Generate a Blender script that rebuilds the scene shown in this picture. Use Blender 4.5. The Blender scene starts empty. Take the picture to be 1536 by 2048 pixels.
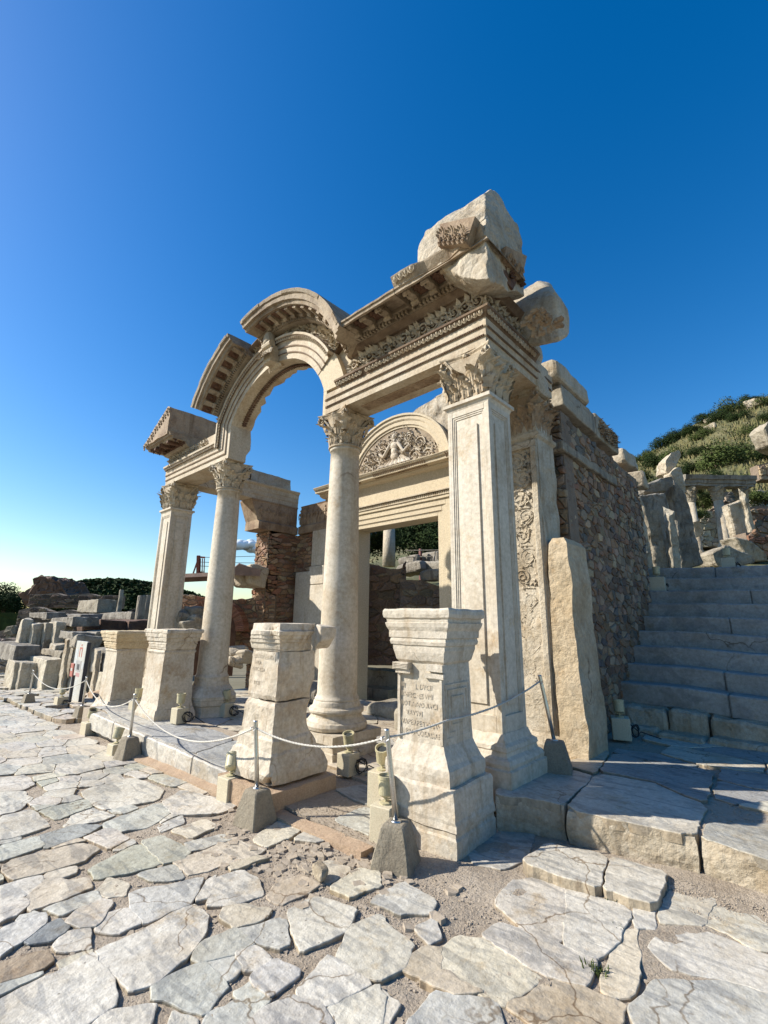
import bpy, bmesh, math, random
import numpy as np
from mathutils import Vector, Matrix, noise
R0 = random.Random(7)
S = bpy.context.scene
COL = S.collection

# ------------------------------------------------------------------ camera
F_, YAW, PIT, ROL = 925.0, 0.7487688, 0.2347625, 0.0124085
CAMZ = 1.5
def _rows():
    cy, sy = math.cos(YAW), math.sin(YAW)
    f = Vector((-sy*math.cos(PIT), cy*math.cos(PIT), math.sin(PIT)))
    r = Vector((cy, sy, 0)); u = r.cross(f)
    return (math.cos(ROL)*r+math.sin(ROL)*u, -math.sin(ROL)*r+math.cos(ROL)*u, f)
CR, CU, CF = _rows()
cam = bpy.data.cameras.new('camera'); camo = bpy.data.objects.new('camera', cam); COL.objects.link(camo)
cam.sensor_fit = 'VERTICAL'; cam.sensor_height = 36; cam.lens = F_/2048*36; cam.clip_start = 0.05; cam.clip_end = 3000
camo.matrix_world = Matrix(((CR.x, CU.x, -CF.x, 0), (CR.y, CU.y, -CF.y, 0), (CR.z, CU.z, -CF.z, CAMZ), (0, 0, 0, 1)))
S.camera = camo
# ------------------------------------------------------------------ world + sun
SUN_EL, SUN_ROT = math.radians(34.5), math.radians(230)
w = bpy.data.worlds.new("World"); S.world = w; w.use_nodes = True
nt = w.node_tree; bg = nt.nodes['Background']
sky = nt.nodes.new('ShaderNodeTexSky'); sky.sky_type = 'NISHITA'; sky.sun_disc = False
sky.sun_elevation = SUN_EL; sky.sun_rotation = SUN_ROT; sky.altitude = 0; sky.air_density = 1.15; sky.dust_density = 0.5; sky.ozone_density = 2.2
hs = nt.nodes.new('ShaderNodeHueSaturation'); hs.inputs['Hue'].default_value = 0.506; hs.inputs['Saturation'].default_value = 1.47; hs.inputs['Value'].default_value = 1.0
nt.links.new(sky.outputs[0], hs.inputs['Color']); nt.links.new(hs.outputs[0], bg.inputs[0]); bg.inputs[1].default_value = 0.097
sl = bpy.data.lights.new('sun', 'SUN'); sl.energy = 4.6; sl.angle = math.radians(0.55); sl.color = (1, 0.95, 0.86)
slo = bpy.data.objects.new('sun', sl); COL.objects.link(slo)
sd = Vector((math.sin(SUN_ROT)*math.cos(SUN_EL), math.cos(SUN_ROT)*math.cos(SUN_EL), math.sin(SUN_EL)))
slo.rotation_euler = sd.to_track_quat('Z', 'Y').to_euler(); slo.location = sd*30
S.view_settings.view_transform = 'Standard'; S.view_settings.look = 'None'; S.view_settings.gamma = 1
S.view_settings.exposure = 0.84
# ------------------------------------------------------------------ measuring helpers (photo direction -> point at a real distance)
def ray(px, py):
    return CR*((px-768)/F_) - CU*((py-1024)/F_) + CF
def at(d, t): return Vector((d.x*t, d.y*t, d.z*t+CAMZ))
def pY(px, py, Y): d = ray(px, py); return at(d, Y/d.y)
def pX(px, py, X): d = ray(px, py); return at(d, X/d.x)
def pZ(px, py, Z): d = ray(px, py); return at(d, (Z-CAMZ)/d.z)
def pD(px, py, D): return at(ray(px, py), D)
SL = 0.033
def Gz(x): return SL*(max(x, -60)+2) if x < 3 else SL*5
def pG(px, py, dz=0):
    d = ray(px, py); t = (dz-CAMZ+SL*2)/(d.z-SL*d.x); return at(d, t)
# ------------------------------------------------------------------ materials
def mat(name, c1, c2, c3=None, scale=3.0, bump=0.25, bscale=40, rough=0.8, tint=False, streak=None, spots=None, metal=0, spec=None, ca=0.5, vein=None, bumpd=0.01, stone=0):
    K = (1, 1, 1) if metal or 'sign' in name or 'leaves' in name else (.77, .75, .71)
    q_ = lambda c: tuple(x*k for x, k in zip(c, K)) if c else c
    c1, c2, c3, streak, spots, vein = map(q_, (c1, c2, c3, streak, spots, vein))
    m = bpy.data.materials.new(name); m.use_nodes = True
    t = m.node_tree; N = t.nodes; L = t.links; b = N['Principled BSDF']
    b.inputs['Roughness'].default_value = rough; b.inputs['Metallic'].default_value = metal
    if spec is not None: b.inputs['Specular IOR Level'].default_value = spec
    geo = N.new('ShaderNodeNewGeometry')
    def nz(sc, det=6, ro=0.6, vec=None):
        n = N.new('ShaderNodeTexNoise'); n.inputs['Scale'].default_value = sc; n.inputs['Detail'].default_value = det; n.inputs['Roughness'].default_value = ro
        L.new(vec or geo.outputs['Position'], n.inputs['Vector']); return n.outputs['Fac']
    def ramp(v, a, b_, ca_=(0, 0, 0, 1), cb=(1, 1, 1, 1)):
        r = N.new('ShaderNodeValToRGB'); r.color_ramp.elements[0].position = a; r.color_ramp.elements[1].position = b_
        r.color_ramp.elements[0].color = ca_; r.color_ramp.elements[1].color = cb; L.new(v, r.inputs[0]); return r.outputs[0]
    def mix(fac, a, b_, mode='MIX'):
        x = N.new('ShaderNodeMix'); x.data_type = 'RGBA'; x.blend_type = mode
        for s_, v in ((0, fac), (6, a), (7, b_)):
            if hasattr(v, 'is_output') or hasattr(v, 'links'): L.new(v, x.inputs[s_])
            elif s_ == 0: x.inputs[0].default_value = v
            else: x.inputs[s_].default_value = (*v, 1) if len(v) == 3 else v
        return x.outputs[2]
    col = mix(ramp(nz(scale), 0.35, 0.65), c1, c2)
    if c3: col = mix(ramp(nz(scale*0.45+0.7, 8, 0.7), 0.5, 0.68), col, c3)
    if streak:
        mp = N.new('ShaderNodeMapping'); mp.inputs['Scale'].default_value = (9, 9, 0.9); L.new(geo.outputs['Position'], mp.inputs['Vector'])
        col = mix(ramp(nz(1.0, 5, 0.6, mp.outputs[0]), 0.54, 0.74), col, streak)
    if vein:
        mp = N.new('ShaderNodeMapping'); mp.inputs['Scale'].default_value = (2.2, 9, 3); mp.inputs['Rotation'].default_value = (0, 0, 0.5); L.new(geo.outputs['Position'], mp.inputs['Vector'])
        n = N.new('ShaderNodeTexNoise'); n.inputs['Scale'].default_value = 1.3; n.inputs['Detail'].default_value = 8; n.inputs['Distortion'].default_value = 1.2
        L.new(mp.outputs[0], n.inputs['Vector'])
        col = mix(ramp(n.outputs['Fac'], 0.52, 0.6), col, mix(0.6, col, vein))
    if tint:
        a = N.new('ShaderNodeAttribute'); a.attribute_name = 'tint'; col = mix(1.0, col, a.outputs['Color'], 'MULTIPLY')
    if stone:
        g2 = ramp(nz(0.9, 7, 0.65), 0.46, 0.62); col = mix(g2, col, mix(1.0, col, (.87, .865, .85), 'MULTIPLY'))
        g3 = ramp(nz(3.1, 8, 0.75), 0.56, 0.70); col = mix(g3, col, mix(1.0, col, (.82, .70, .54), 'MULTIPLY'))
        mp2 = N.new('ShaderNodeMapping'); mp2.inputs['Scale'].default_value = (14, 14, 1.6); L.new(geo.outputs['Position'], mp2.inputs['Vector'])
        g4 = ramp(nz(1.0, 6, 0.7, mp2.outputs[0]), 0.60, 0.76); g5 = ramp(nz(1.3, 3, 0.5), 0.48, 0.60); m4 = N.new('ShaderNodeMath'); m4.operation = 'MULTIPLY'; L.new(g4, m4.inputs[0]); L.new(g5, m4.inputs[1])
        col = mix(m4.outputs[0], col, mix(1.0, col, (.42, .35, .28), 'MULTIPLY'))
        wv = N.new('ShaderNodeTexNoise'); wv.inputs['Scale'].default_value = 2.2; wv.inputs['Detail'].default_value = 5; L.new(geo.outputs['Position'], wv.inputs['Vector'])
        vm = N.new('ShaderNodeVectorMath'); vm.operation = 'MULTIPLY_ADD'; L.new(wv.outputs['Color'], vm.inputs[0]); vm.inputs[1].default_value = (.5, .5, .5); L.new(geo.outputs['Position'], vm.inputs[2])
        vv = N.new('ShaderNodeTexVoronoi'); vv.feature = 'DISTANCE_TO_EDGE'; vv.inputs['Scale'].default_value = stone; L.new(vm.outputs[0], vv.inputs['Vector'])
        ck = ramp(vv.outputs['Distance'], 0.002, 0.012, (1, 1, 1, 1), (0, 0, 0, 1)); g6 = ramp(nz(1.1, 2, 0.5), *((0.50, 0.56) if name.startswith('paving') else (0.57, 0.64))); m5 = N.new('ShaderNodeMath'); m5.operation = 'MULTIPLY'; L.new(ck, m5.inputs[0]); L.new(g6, m5.inputs[1])
        col = mix(m5.outputs[0], col, mix(1.0, col, (.42, .34, .26), 'MULTIPLY'))
    fine = ramp(nz(scale*14, 4, 0.7), 0.3, 0.75, (0.72, 0.70, 0.67, 1), (1.12, 1.12, 1.12, 1))
    col = mix(1.0, col, fine, 'MULTIPLY')
    if spots:
        v = N.new('ShaderNodeTexVoronoi'); v.inputs['Scale'].default_value = 22; L.new(geo.outputs['Position'], v.inputs['Vector'])
        sp = ramp(v.outputs['Distance'], 0.06, 0.16, (1, 1, 1, 1), (0, 0, 0, 1))
        g = ramp(nz(2.0), 0.5, 0.62)
        mm = N.new('ShaderNodeMath'); mm.operation = 'MULTIPLY'; L.new(sp, mm.inputs[0]); L.new(g, mm.inputs[1])
        col = mix(mm.outputs[0], col, spots)
    L.new(col, b.inputs['Base Color'])
    if bump:
        h1 = nz(bscale, 8, 0.65); h2 = nz(bscale*0.18, 5, 0.6)
        ad = N.new('ShaderNodeMath'); ad.operation = 'MULTIPLY_ADD'; L.new(h2, ad.inputs[0]); ad.inputs[1].default_value = 1.8; L.new(h1, ad.inputs[2])
        bp = N.new('ShaderNodeBump'); bp.inputs['Strength'].default_value = bump; bp.inputs['Distance'].default_value = bumpd
        L.new(ad.outputs[0], bp.inputs['Height']); L.new(bp.outputs[0], b.inputs['Normal'])
    return m
def flat(name, c, rough=0.6, metal=0, bump=0.0):
    return mat(name, c, tuple(x*0.85 for x in c), scale=6, bump=bump, rough=rough, metal=metal)
M = {}
M['marble'] = mat('carved_marble', (.60, .50, .36), (.68, .60, .47), (.46, .34, .21), 2.2, .45, 45, .75, streak=(.50, .41, .29), spots=(.25, .18, .11), stone=1.3)
M['smooth'] = mat('shaft_marble', (.70, .63, .52), (.76, .70, .60), (.60, .50, .37), 1.6, .22, 60, .7, streak=(.55, .47, .35), stone=0.8)
M['restored'] = mat('restored_plaster', (.74, .64, .47), (.70, .60, .44), None, 3, .12, 60, .85)
M['brownm'] = mat('stained_marble', (.36, .25, .16), (.50, .39, .27), (.20, .12, .07), 3.0, .6, 35, .85, streak=(.24, .16, .09))
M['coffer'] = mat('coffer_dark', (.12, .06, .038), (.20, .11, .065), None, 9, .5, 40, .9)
M['rockm'] = mat('rough_marble', (.58, .50, .38), (.66, .60, .50), (.42, .33, .22), 2.5, .9, 22, .85, streak=(.40, .32, .22), bumpd=.02, stone=1.6)
M['ped'] = mat('pedestal_marble', (.70, .63, .52), (.75, .69, .60), (.54, .43, .31), 2.0, .5, 38, .8, streak=(.50, .40, .28), spots=(.35, .27, .18), stone=1.5)
M['pave'] = mat('paving_marble', (.70, .665, .60), (.80, .77, .71), (.56, .50, .41), 2.2, .8, 26, .6, tint=True, vein=(.36, .36, .36), spots=(.25, .22, .18), stone=1.9)
M['soil'] = mat('soil', (.47, .395, .315), (.56, .485, .40), (.38, .31, .24), 3.5, 1.0, 90, .95, bumpd=.015)
M['gravel'] = mat('gravel', (.42, .35, .27), (.52, .45, .37), None, 30, .4, 60, .9)
M['rubble'] = mat('rubble_stone', (.72, .66, .6), (.95, .9, .85), None, 4, .9, 24, .9, tint=True, bumpd=.02)
M['dirt_shade'] = mat('dirt_and_shade_recess', (.18, .115, .07), (.29, .205, .135), (.11, .065, .04), 7, .6, 40, .9)  # dark brown: recess dirt plus the shade of deep undercuts put into the colour
M['tanslab'] = mat('tan_slab', (.58, .46, .30), (.66, .56, .42), (.45, .32, .18), 1.6, .8, 26, .85, bumpd=.02, stone=1.2)
M['ped_gold'] = mat('golden_marble', (.66, .53, .34), (.70, .60, .43), (.50, .36, .20), 2.4, .6, 34, .8, streak=(.48, .36, .22))
M['mortar'] = mat('mortar', (.24, .185, .14), (.32, .25, .19), None, 8, .9, 40, .95, bumpd=.02)
M['cornice'] = mat('weathered_cornice_and_shade', (.37, .29, .20), (.52, .43, .32), (.20, .14, .09), 2.6, .7, 32, .85, streak=(.25, .18, .12), stone=1.5)
M['darkstone'] = mat('blackened_and_shaded_stone', (.24, .215, .18), (.44, .41, .36), (.13, .11, .09), 2.2, .8, 24, .9, streak=(.10, .08, .06), bumpd=.02)  # blackened stone; on the left ruins the dark tone also paints shadow
M['grey'] = mat('grey_marble', (.38, .34, .27), (.52, .47, .38), (.19, .155, .11), 1.8, .6, 30, .85, streak=(.18, .15, .12), stone=1.3)
M['greyp'] = mat('weathered_panel', (.62, .56, .45), (.72, .66, .54), (.36, .30, .22), 1.8, .7, 30, .85, streak=(.22, .2, .17), stone=1.3)
M['step'] = mat('step_marble', (.42, .42, .41), (.50, .50, .48), (.36, .33, .29), 2.0, .5, 30, .75, vein=(.3, .3, .31), stone=1.2)
M['concrete'] = mat('concrete', (.30, .26, .20), (.36, .32, .25), (.20, .17, .13), 5, .7, 60, .95)
M['steel'] = mat('steel', (.55, .54, .52), (.6, .6, .58), None, 10, .05, 60, .28, metal=1)
M['rope'] = flat('rope_white', (.75, .73, .68), .8)
M['olive'] = flat('pale_olive_paint', (.66, .61, .40), .5)
M['olived'] = flat('dark_olive_paint', (.22, .2, .11), .5)
M['lens'] = flat('lamp_glass', (.08, .09, .09), .1)
M['cream'] = mat('cream_block', (.72, .66, .50), (.68, .61, .46), None, 8, .15, 50, .85)
M['black'] = flat('black_rubber', (.012, .012, .014), .5)
M['plaster'] = mat('pinkish_render', (.50, .36, .25), (.56, .43, .31), None, 5, .8, 60, .95)
M['darkbrick'] = mat('dark_brick', (.17, .10, .07), (.24, .15, .11), (.12, .09, .07), 3, .7, 20, .9)
M['brick'] = mat('brick', (.36, .17, .11), (.46, .25, .17), (.3, .2, .14), 8, .6, 40, .9)
M['wood'] = mat('wood', (.13, .08, .06), (.2, .12, .08), None, 6, .4, 40, .7)
M['redw'] = flat('red_wood', (.22, .06, .045), .6)
M['white'] = flat('sign_white', (.50, .50, .46), .5)
M['sred'] = flat('sign_red', (.42, .13, .10), .5)
M['spink'] = flat('sign_pink', (.46, .25, .25), .5)
M['sgrey'] = flat('sign_grey', (.35, .35, .35), .5)
M['sdark'] = flat('sign_dark', (.03, .035, .05), .5)
M['sblue'] = flat('sign_pale', (.52, .55, .56), .5)
M['leafd'] = mat('dark_leaves', (.020, .036, .012), (.042, .065, .020), (.014, .022, .008), 1.5, 0, 10, .9, spec=.1)
M['leafm'] = mat('leaves', (.055, .082, .024), (.09, .115, .036), (.04, .05, .018), 1.5, 0, 10, .9, spec=.1)
M['bark'] = mat('bark', (.08, .055, .035), (.12, .09, .06), None, 10, .5, 30, .9)
M['grass'] = mat('dry_grass', (.22, .19, .08), (.12, .14, .045), (.28, .24, .12), .5, 0, 10, .9)
M['hill'] = mat('hill_soil', (.17, .155, .06), (.10, .115, .035), (.24, .21, .11), .35, .5, 3, .95, bumpd=.2)
M['far'] = mat('far_ground', (.25, .22, .16), (.2, .19, .12), None, .1, 0, 10, .95)
# ------------------------------------------------------------------ mesh helpers
def fin(name, bm, m, parent=None, smooth=False, norm=True):
    if norm: bmesh.ops.recalc_face_normals(bm, faces=bm.faces)
    me = bpy.data.meshes.new(name); bm.to_mesh(me); bm.free()
    if smooth:
        for p in me.polygons: p.use_smooth = True
    for x in (m if isinstance(m, (list, tuple)) else [m]): me.materials.append(x)
    o = bpy.data.objects.new(name, me); COL.objects.link(o)
    if parent: o.parent = parent
    return o
def tag(o, label=None, cat=None, group=None, kind=None):
    if label: o['label'] = label
    if cat: o['category'] = cat
    if group: o['group'] = group
    if kind: o['kind'] = kind
    return o
def emp(name, label, cat, group=None, loc=(0, 0, 0)):
    o = bpy.data.objects.new(name, None); COL.objects.link(o); o.location = loc; o.empty_display_size = .1
    return tag(o, label, cat, group)
def part(name, bm, m, t, smooth=False):
    # geometry is written in world metres; make it local to the thing
    loc = t.location; p = t
    while p.parent: p = p.parent; loc = loc+p.location
    bmesh.ops.translate(bm, verts=bm.verts, vec=-Vector(loc))
    return fin(name, bm, m, t, smooth)
def cut(bm, cell, it=7):
    for _ in range(it):
        es = [e for e in bm.edges if e.calc_length() > cell]
        if not es: break
        bmesh.ops.subdivide_edges(bm, edges=es, cuts=1, use_grid_fill=True)
    big = [f for f in bm.faces if len(f.verts) > 4]
    if big: bmesh.ops.triangulate(bm, faces=big)
def disp(bm, amp, sc=6, seed=0, verts=None):
    for v in (verts or bm.verts):
        n = noise.noise_vector(v.co*sc+Vector((seed*3.1, seed, 0))); n2 = noise.noise_vector(v.co*sc*3.3+Vector((0, seed, 5)))
        v.co += n*amp+n2*amp*.4
def box(bm, lo, hi, bev=0, rz=0, piv=None, sh=None):
    c = [(lo[i]+hi[i])/2 for i in range(3)]; s = [abs(hi[i]-lo[i]) for i in range(3)]
    r = bmesh.ops.create_cube(bm, size=1)['verts']
    for v in r: v.co = Vector((v.co.x*s[0], v.co.y*s[1], v.co.z*s[2]))
    if sh:
        for v in r: v.co.x += sh[0]*(v.co.z+s[2]/2); v.co.y += sh[1]*(v.co.z+s[2]/2)
    if bev:
        es = list({e for v in r for e in v.link_edges}); q = bmesh.ops.bevel(bm, geom=es, offset=bev, segments=1, affect='EDGES', profile=.5)
        r = list({v for f in q['faces'] for v in f.verts} | set(v for v in r if v.is_valid))
    for v in r: v.co += Vector(c)
    if rz:
        P = Vector(piv) if piv else Vector(c); bmesh.ops.rotate(bm, verts=r, cent=P, matrix=Matrix.Rotation(rz, 3, 'Z'))
    return r
def loft(bm, rings, cap=True):
    vs = [[bm.verts.new(p) for p in r] for r in rings]; n = len(rings[0])
    for a, b in zip(vs, vs[1:]):
        for i in range(n): bm.faces.new((a[i], a[(i+1) % n], b[(i+1) % n], b[i]))
    if cap: bm.faces.new(vs[0][::-1]); bm.faces.new(vs[-1])
    return [v for r in vs for v in r]
def rect(cx, cy, hx, hy, z, rz=0, hx2=None, hy2=None):
    c, s = math.cos(rz), math.sin(rz)
    return [(cx+c*a-s*b, cy+s*a+c*b, z) for a, b in ((-hx, -hy), (hx, -hy), (hx, hy), (-hx, hy))]
def stack(bm, cx, cy, lv, rz=0):
    return loft(bm, [rect(cx, cy, h[1], h[2] if len(h) > 2 else h[1], h[0], rz) for h in lv])
def lathe(bm, cx, cy, prof, n=40):
    return loft(bm, [[(cx+r*math.cos(2*math.pi*i/n), cy+r*math.sin(2*math.pi*i/n), z) for i in range(n)] for z, r in prof])
def tube(bm, pts, r, n=6, taper=None):
    pts = [Vector(p) for p in pts]; rings = []; up = Vector((0, 0, 1))
    for i, p in enumerate(pts):
        d = (pts[min(i+1, len(pts)-1)]-pts[max(i-1, 0)]).normalized()
        a = d.cross(up if abs(d.z) < .95 else Vector((1, 0, 0))).normalized(); b = d.cross(a)
        rr = r if taper is None else r*(1+(taper-1)*i/(len(pts)-1))
        rings.append([p+a*rr*math.cos(2*math.pi*k/n)+b*rr*math.sin(2*math.pi*k/n) for k in range(n)])
    return loft(bm, rings)
def hull(bm, pts):
    vs = [bm.verts.new(p) for p in pts]; r = bmesh.ops.convex_hull(bm, input=vs)
    kill = [g for g in r['geom_interior'] if isinstance(g, bmesh.types.BMVert)]+[g for g in r['geom_unused'] if isinstance(g, bmesh.types.BMVert)]
    bmesh.ops.delete(bm, geom=list(set(kill)), context='VERTS')
def rock(name, pts, m, parent=None, cell=.08, amp=.015, sc=6, seed=0, bev=.03):
    bm = bmesh.new(); hull(bm, pts)
    if bev: bmesh.ops.bevel(bm, geom=bm.edges[:], offset=bev, segments=2, affect='EDGES', profile=.5, clamp_overlap=True)
    bmesh.ops.triangulate(bm, faces=bm.faces[:]); cut(bm, cell); disp(bm, amp, sc, seed)
    return part(name, bm, m, parent) if parent else fin(name, bm, m)
def boxpts(lo, hi, j=0, seed=0):
    r = random.Random(seed); return [Vector((x+r.uniform(-j, j), y+r.uniform(-j, j), z+r.uniform(-j, j))) for x in (lo[0], hi[0]) for y in (lo[1], hi[1]) for z in (lo[2], hi[2])]
def leaf(bm, base, up, out, side, h, wd, curl=.35, lean=.1, lobes=3, nu=4, nv=7):
    base, up, out, side = map(Vector, (base, up, out, side)); g = []
    for j in range(nv):
        v = j/(nv-1); wv = wd*(.62+.5*math.sin(v*2.6))*(1-.75*max(0, v-.72)/.28)*(1+.22*math.cos(v*lobes*2*math.pi))
        zz = h*(v-curl*max(0, v-.72)**1.0*1.5); oo = lean*h*v+curl*h*max(0, v-.55)**1.3*1.6
        row = []
        for i in range(nu+1):
            u = i/nu*2-1
            row.append(bm.verts.new(base+up*zz+out*(oo-abs(u)**1.5*wd*.28+(.012 if i % 2 == 0 else 0)*h*4*.3)+side*(u*wv/2)))
        g.append(row)
    for a, b in zip(g, g[1:]):
        for i in range(nu): bm.faces.new((a[i], a[i+1], b[i+1], b[i]))
def spiral(bm, c, ax, ay, r, tr, turns=1.6, sgn=1, a0=0, n=18, sides=5):
    c, ax, ay = map(Vector, (c, ax, ay)); pts = []
    for i in range(n):
        t = i/(n-1); a = a0+sgn*t*turns*2*math.pi; rr = r*(1-.82*t); pts.append(c+ax*rr*math.cos(a)+ay*rr*math.sin(a))
    tube(bm, pts, tr, sides, .6)
def blob(bm, c, r, sub=1, mat3=None):
    q = bmesh.ops.create_icosphere(bm, subdivisions=sub, radius=1)['verts']
    for v in q:
        p = Vector((v.co.x*r[0], v.co.y*r[1], v.co.z*r[2]))
        v.co = (mat3 @ p if mat3 else p)+Vector(c)
# ------------------------------------------------------------------ voronoi stones
def clip(poly, p, n):
    out = []; k = len(poly)
    for i in range(k):
        a, b = poly[i], poly[(i+1) % k]; da = (a[0]-p[0])*n[0]+(a[1]-p[1])*n[1]; db = (b[0]-p[0])*n[0]+(b[1]-p[1])*n[1]
        if da <= 0: out.append(a)
        if (da < 0 < db) or (db < 0 < da):
            t = da/(da-db); out.append((a[0]+(b[0]-a[0])*t, a[1]+(b[1]-a[1])*t))
    return out
def voronoi(x0, x1, y0, y1, sx, sy, seed=1, jit=.42):
    """irregular cells about sx by sy in a rectangle (brick-offset jittered seeds)"""
    r = random.Random(seed); ny = max(1, round((y1-y0)/sy)); nx = max(1, round((x1-x0)/sx)); P = {}
    for j in range(-1, ny+1):
        for i in range(-2, nx+2):
            P[(i, j)] = (x0+(i+.5+(.5 if j % 2 else 0)*.8+r.uniform(-jit, jit))*(x1-x0)/nx, y0+(j+.5+r.uniform(-jit, jit)*.8)*(y1-y0)/ny)
    A = sx/sy; cells = []
    for (i, j), p in P.items():
        if i < -1 or i > nx or j < 0 or j >= ny: continue
        poly = [(x0, y0), (x1, y0), (x1, y1), (x0, y1)]
        for dj in (-2, -1, 0, 1, 2):
            for di in (-2, -1, 0, 1, 2):
                q = P.get((i+di, j+dj))
                if q is None or q is p: continue
                m = ((p[0]+q[0])/2, (p[1]+q[1])/2); n = ((q[0]-p[0]), (q[1]-p[1])*A*A)
                poly = clip(poly, m, n)
                if len(poly) < 3: break
            if len(poly) < 3: break
        if len(poly) >= 3: cells.append((p, poly))
    return cells
def area(p): return .5*sum(p[i][0]*p[(i+1) % len(p)][1]-p[(i+1) % len(p)][0]*p[i][1] for i in range(len(p)))
def chaikin(p, q=.2):
    o = []
    for i in range(len(p)):
        a, b = p[i], p[(i+1) % len(p)]; o += [(a[0]+(b[0]-a[0])*q, a[1]+(b[1]-a[1])*q), (a[0]+(b[0]-a[0])*(1-q), a[1]+(b[1]-a[1])*(1-q))]
    return o
def dens(p, l):
    o = []
    for i in range(len(p)):
        a, b = p[i], p[(i+1) % len(p)]; d = math.hypot(b[0]-a[0], b[1]-a[1]); n = max(1, int(d/l))
        o += [(a[0]+(b[0]-a[0])*k/n, a[1]+(b[1]-a[1])*k/n) for k in range(n)]
    return o
def inset(p, d):
    n = len(p); o = []
    for i in range(n):
        a, b, c = p[i-1], p[i], p[(i+1) % n]
        t1 = (b[0]-a[0], b[1]-a[1]); t2 = (c[0]-b[0], c[1]-b[1]); l1 = math.hypot(*t1) or 1e-6; l2 = math.hypot(*t2) or 1e-6
        nx = -(t1[1]/l1+t2[1]/l2); ny = (t1[0]/l1+t2[0]/l2); l = math.hypot(nx, ny) or 1e-6
        o.append((b[0]+nx/l*d, b[1]+ny/l*d))
    return o
def stone(bm, lay, poly, tf, h, gap, rnd, col, dp=.06, jit=0.0, rough=0.0, mi=0, edge=None, q=.12):
    if area(poly) < 0: poly = poly[::-1]
    A0 = area(poly)
    if A0 < 1e-4: return
    p = inset(poly, gap)
    if area(p) < A0*.25: return
    p = chaikin(p, q); p = dens(p, edge or max(.03, math.sqrt(A0)*.22))
    if jit: p = [(x+noise.noise(Vector((x*8, y*8, 3)))*jit+noise.noise(Vector((x*31, y*31, 3)))*jit*.45, y+noise.noise(Vector((x*8, y*8, 9)))*jit+noise.noise(Vector((x*31, y*31, 9)))*jit*.45) for x, y in p]
    cx = sum(q[0] for q in p)/len(p); cy = sum(q[1] for q in p)/len(p)
    def sc(k, hh, rg=0): return [tf(cx+(x-cx)*k, cy+(y-cy)*k, hh+(noise.noise(Vector((x*14, y*14, hh)))*rg if rg else 0)) for x, y in p]
    s = math.sqrt(A0); k1 = max(.5, 1-rnd/s*1.2); k2 = max(.3, 1-rnd/s*3.0)
    rings = [sc(1, -dp), sc(1, h*.55, rough), sc(k1, h*.92, rough), sc(k2, h*1.0, rough)]
    if s > .2: rings.append(sc(k2*.55, h*1.0, rough))
    vs = [[bm.verts.new(q) for q in r] for r in rings]; n = len(p); fs = []
    for a, b in zip(vs, vs[1:]):
        for i in range(n): fs.append(bm.faces.new((a[i], a[(i+1) % n], b[(i+1) % n], b[i])))
    c = bm.verts.new(tf(cx, cy, h*1.0+(noise.noise(Vector((cx*14, cy*14, h)))*rough))); a = vs[-1]
    for i in range(n): fs.append(bm.faces.new((a[i], a[(i+1) % n], c)))
    for f in fs:
        f.material_index = mi
        for l in f.loops: l[lay] = (*col, 1)
def slabmesh(bm, lay, poly, tf, h, gap, col, dp=.05, jit=.02, edge=.03, q=.1):
    if area(poly) < 0: poly = poly[::-1]
    A0 = area(poly)
    if A0 < .004: return
    p = inset(poly, gap)
    if area(p) < A0*.25: return
    p = dens(chaikin(p, q), edge)
    p = [(x+noise.noise(Vector((x*7, y*7, 3)))*jit+noise.noise(Vector((x*29, y*29, 3)))*jit*.5, y+noise.noise(Vector((x*7, y*7, 9)))*jit+noise.noise(Vector((x*29, y*29, 9)))*jit*.5) for x, y in p]
    cx = sum(a[0] for a in p)/len(p); cy = sum(a[1] for a in p)/len(p); s = math.sqrt(A0)
    R = []
    for k, hh in ((1, -dp), (1, h-.006), (1-.003/s, h-.0015), (1-.009/s, h)): R.append([bm.verts.new(tf(cx+(x-cx)*k, cy+(y-cy)*k, hh)) for x, y in p])
    n = len(p); fs = []
    for a, b in zip(R, R[1:]):
        for i in range(n): fs.append(bm.faces.new((a[i], a[(i+1) % n], b[(i+1) % n], b[i])))
    fs.append(bm.faces.new(R[-1]))
    for i_, f in enumerate(fs):
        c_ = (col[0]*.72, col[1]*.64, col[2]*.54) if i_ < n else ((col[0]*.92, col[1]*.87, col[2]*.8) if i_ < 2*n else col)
        for l in f.loops: l[lay] = (*c_, 1)
def relief(bm, cell, amp, zmin=-9):
    bmesh.ops.triangulate(bm, faces=[f for f in bm.faces if len(f.verts) > 4]); cut(bm, cell, 6)
    for v in bm.verts:
        p = v.co; v.co.z += (noise.noise(p*2.3)*.9+noise.noise(p*9)*.35+noise.noise(p*26)*.16-max(0, noise.noise(p*5+Vector((9, 0, 0)))-.32)*3.0)*amp
def tintlay(bm): return bm.loops.layers.float_color.new('tint')
def jc(c, r, a=.08): k = 1+r.uniform(-a, a); return tuple(min(1, x*k*(1+r.uniform(-a*.3, a*.3))) for x in c)
PAL_R = [(.38, .27, .18), (.45, .34, .24), (.60, .49, .36), (.24, .17, .12), (.36, .23, .15), (.20, .195, .19), (.44, .29, .18), (.40, .33, .25), (.29, .21, .15), (.50, .39, .29)]
PAL_B = [(.44, .28, .18), (.50, .34, .22), (.40, .22, .15), (.55, .42, .30), (.34, .22, .16), (.48, .38, .28)]
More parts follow.
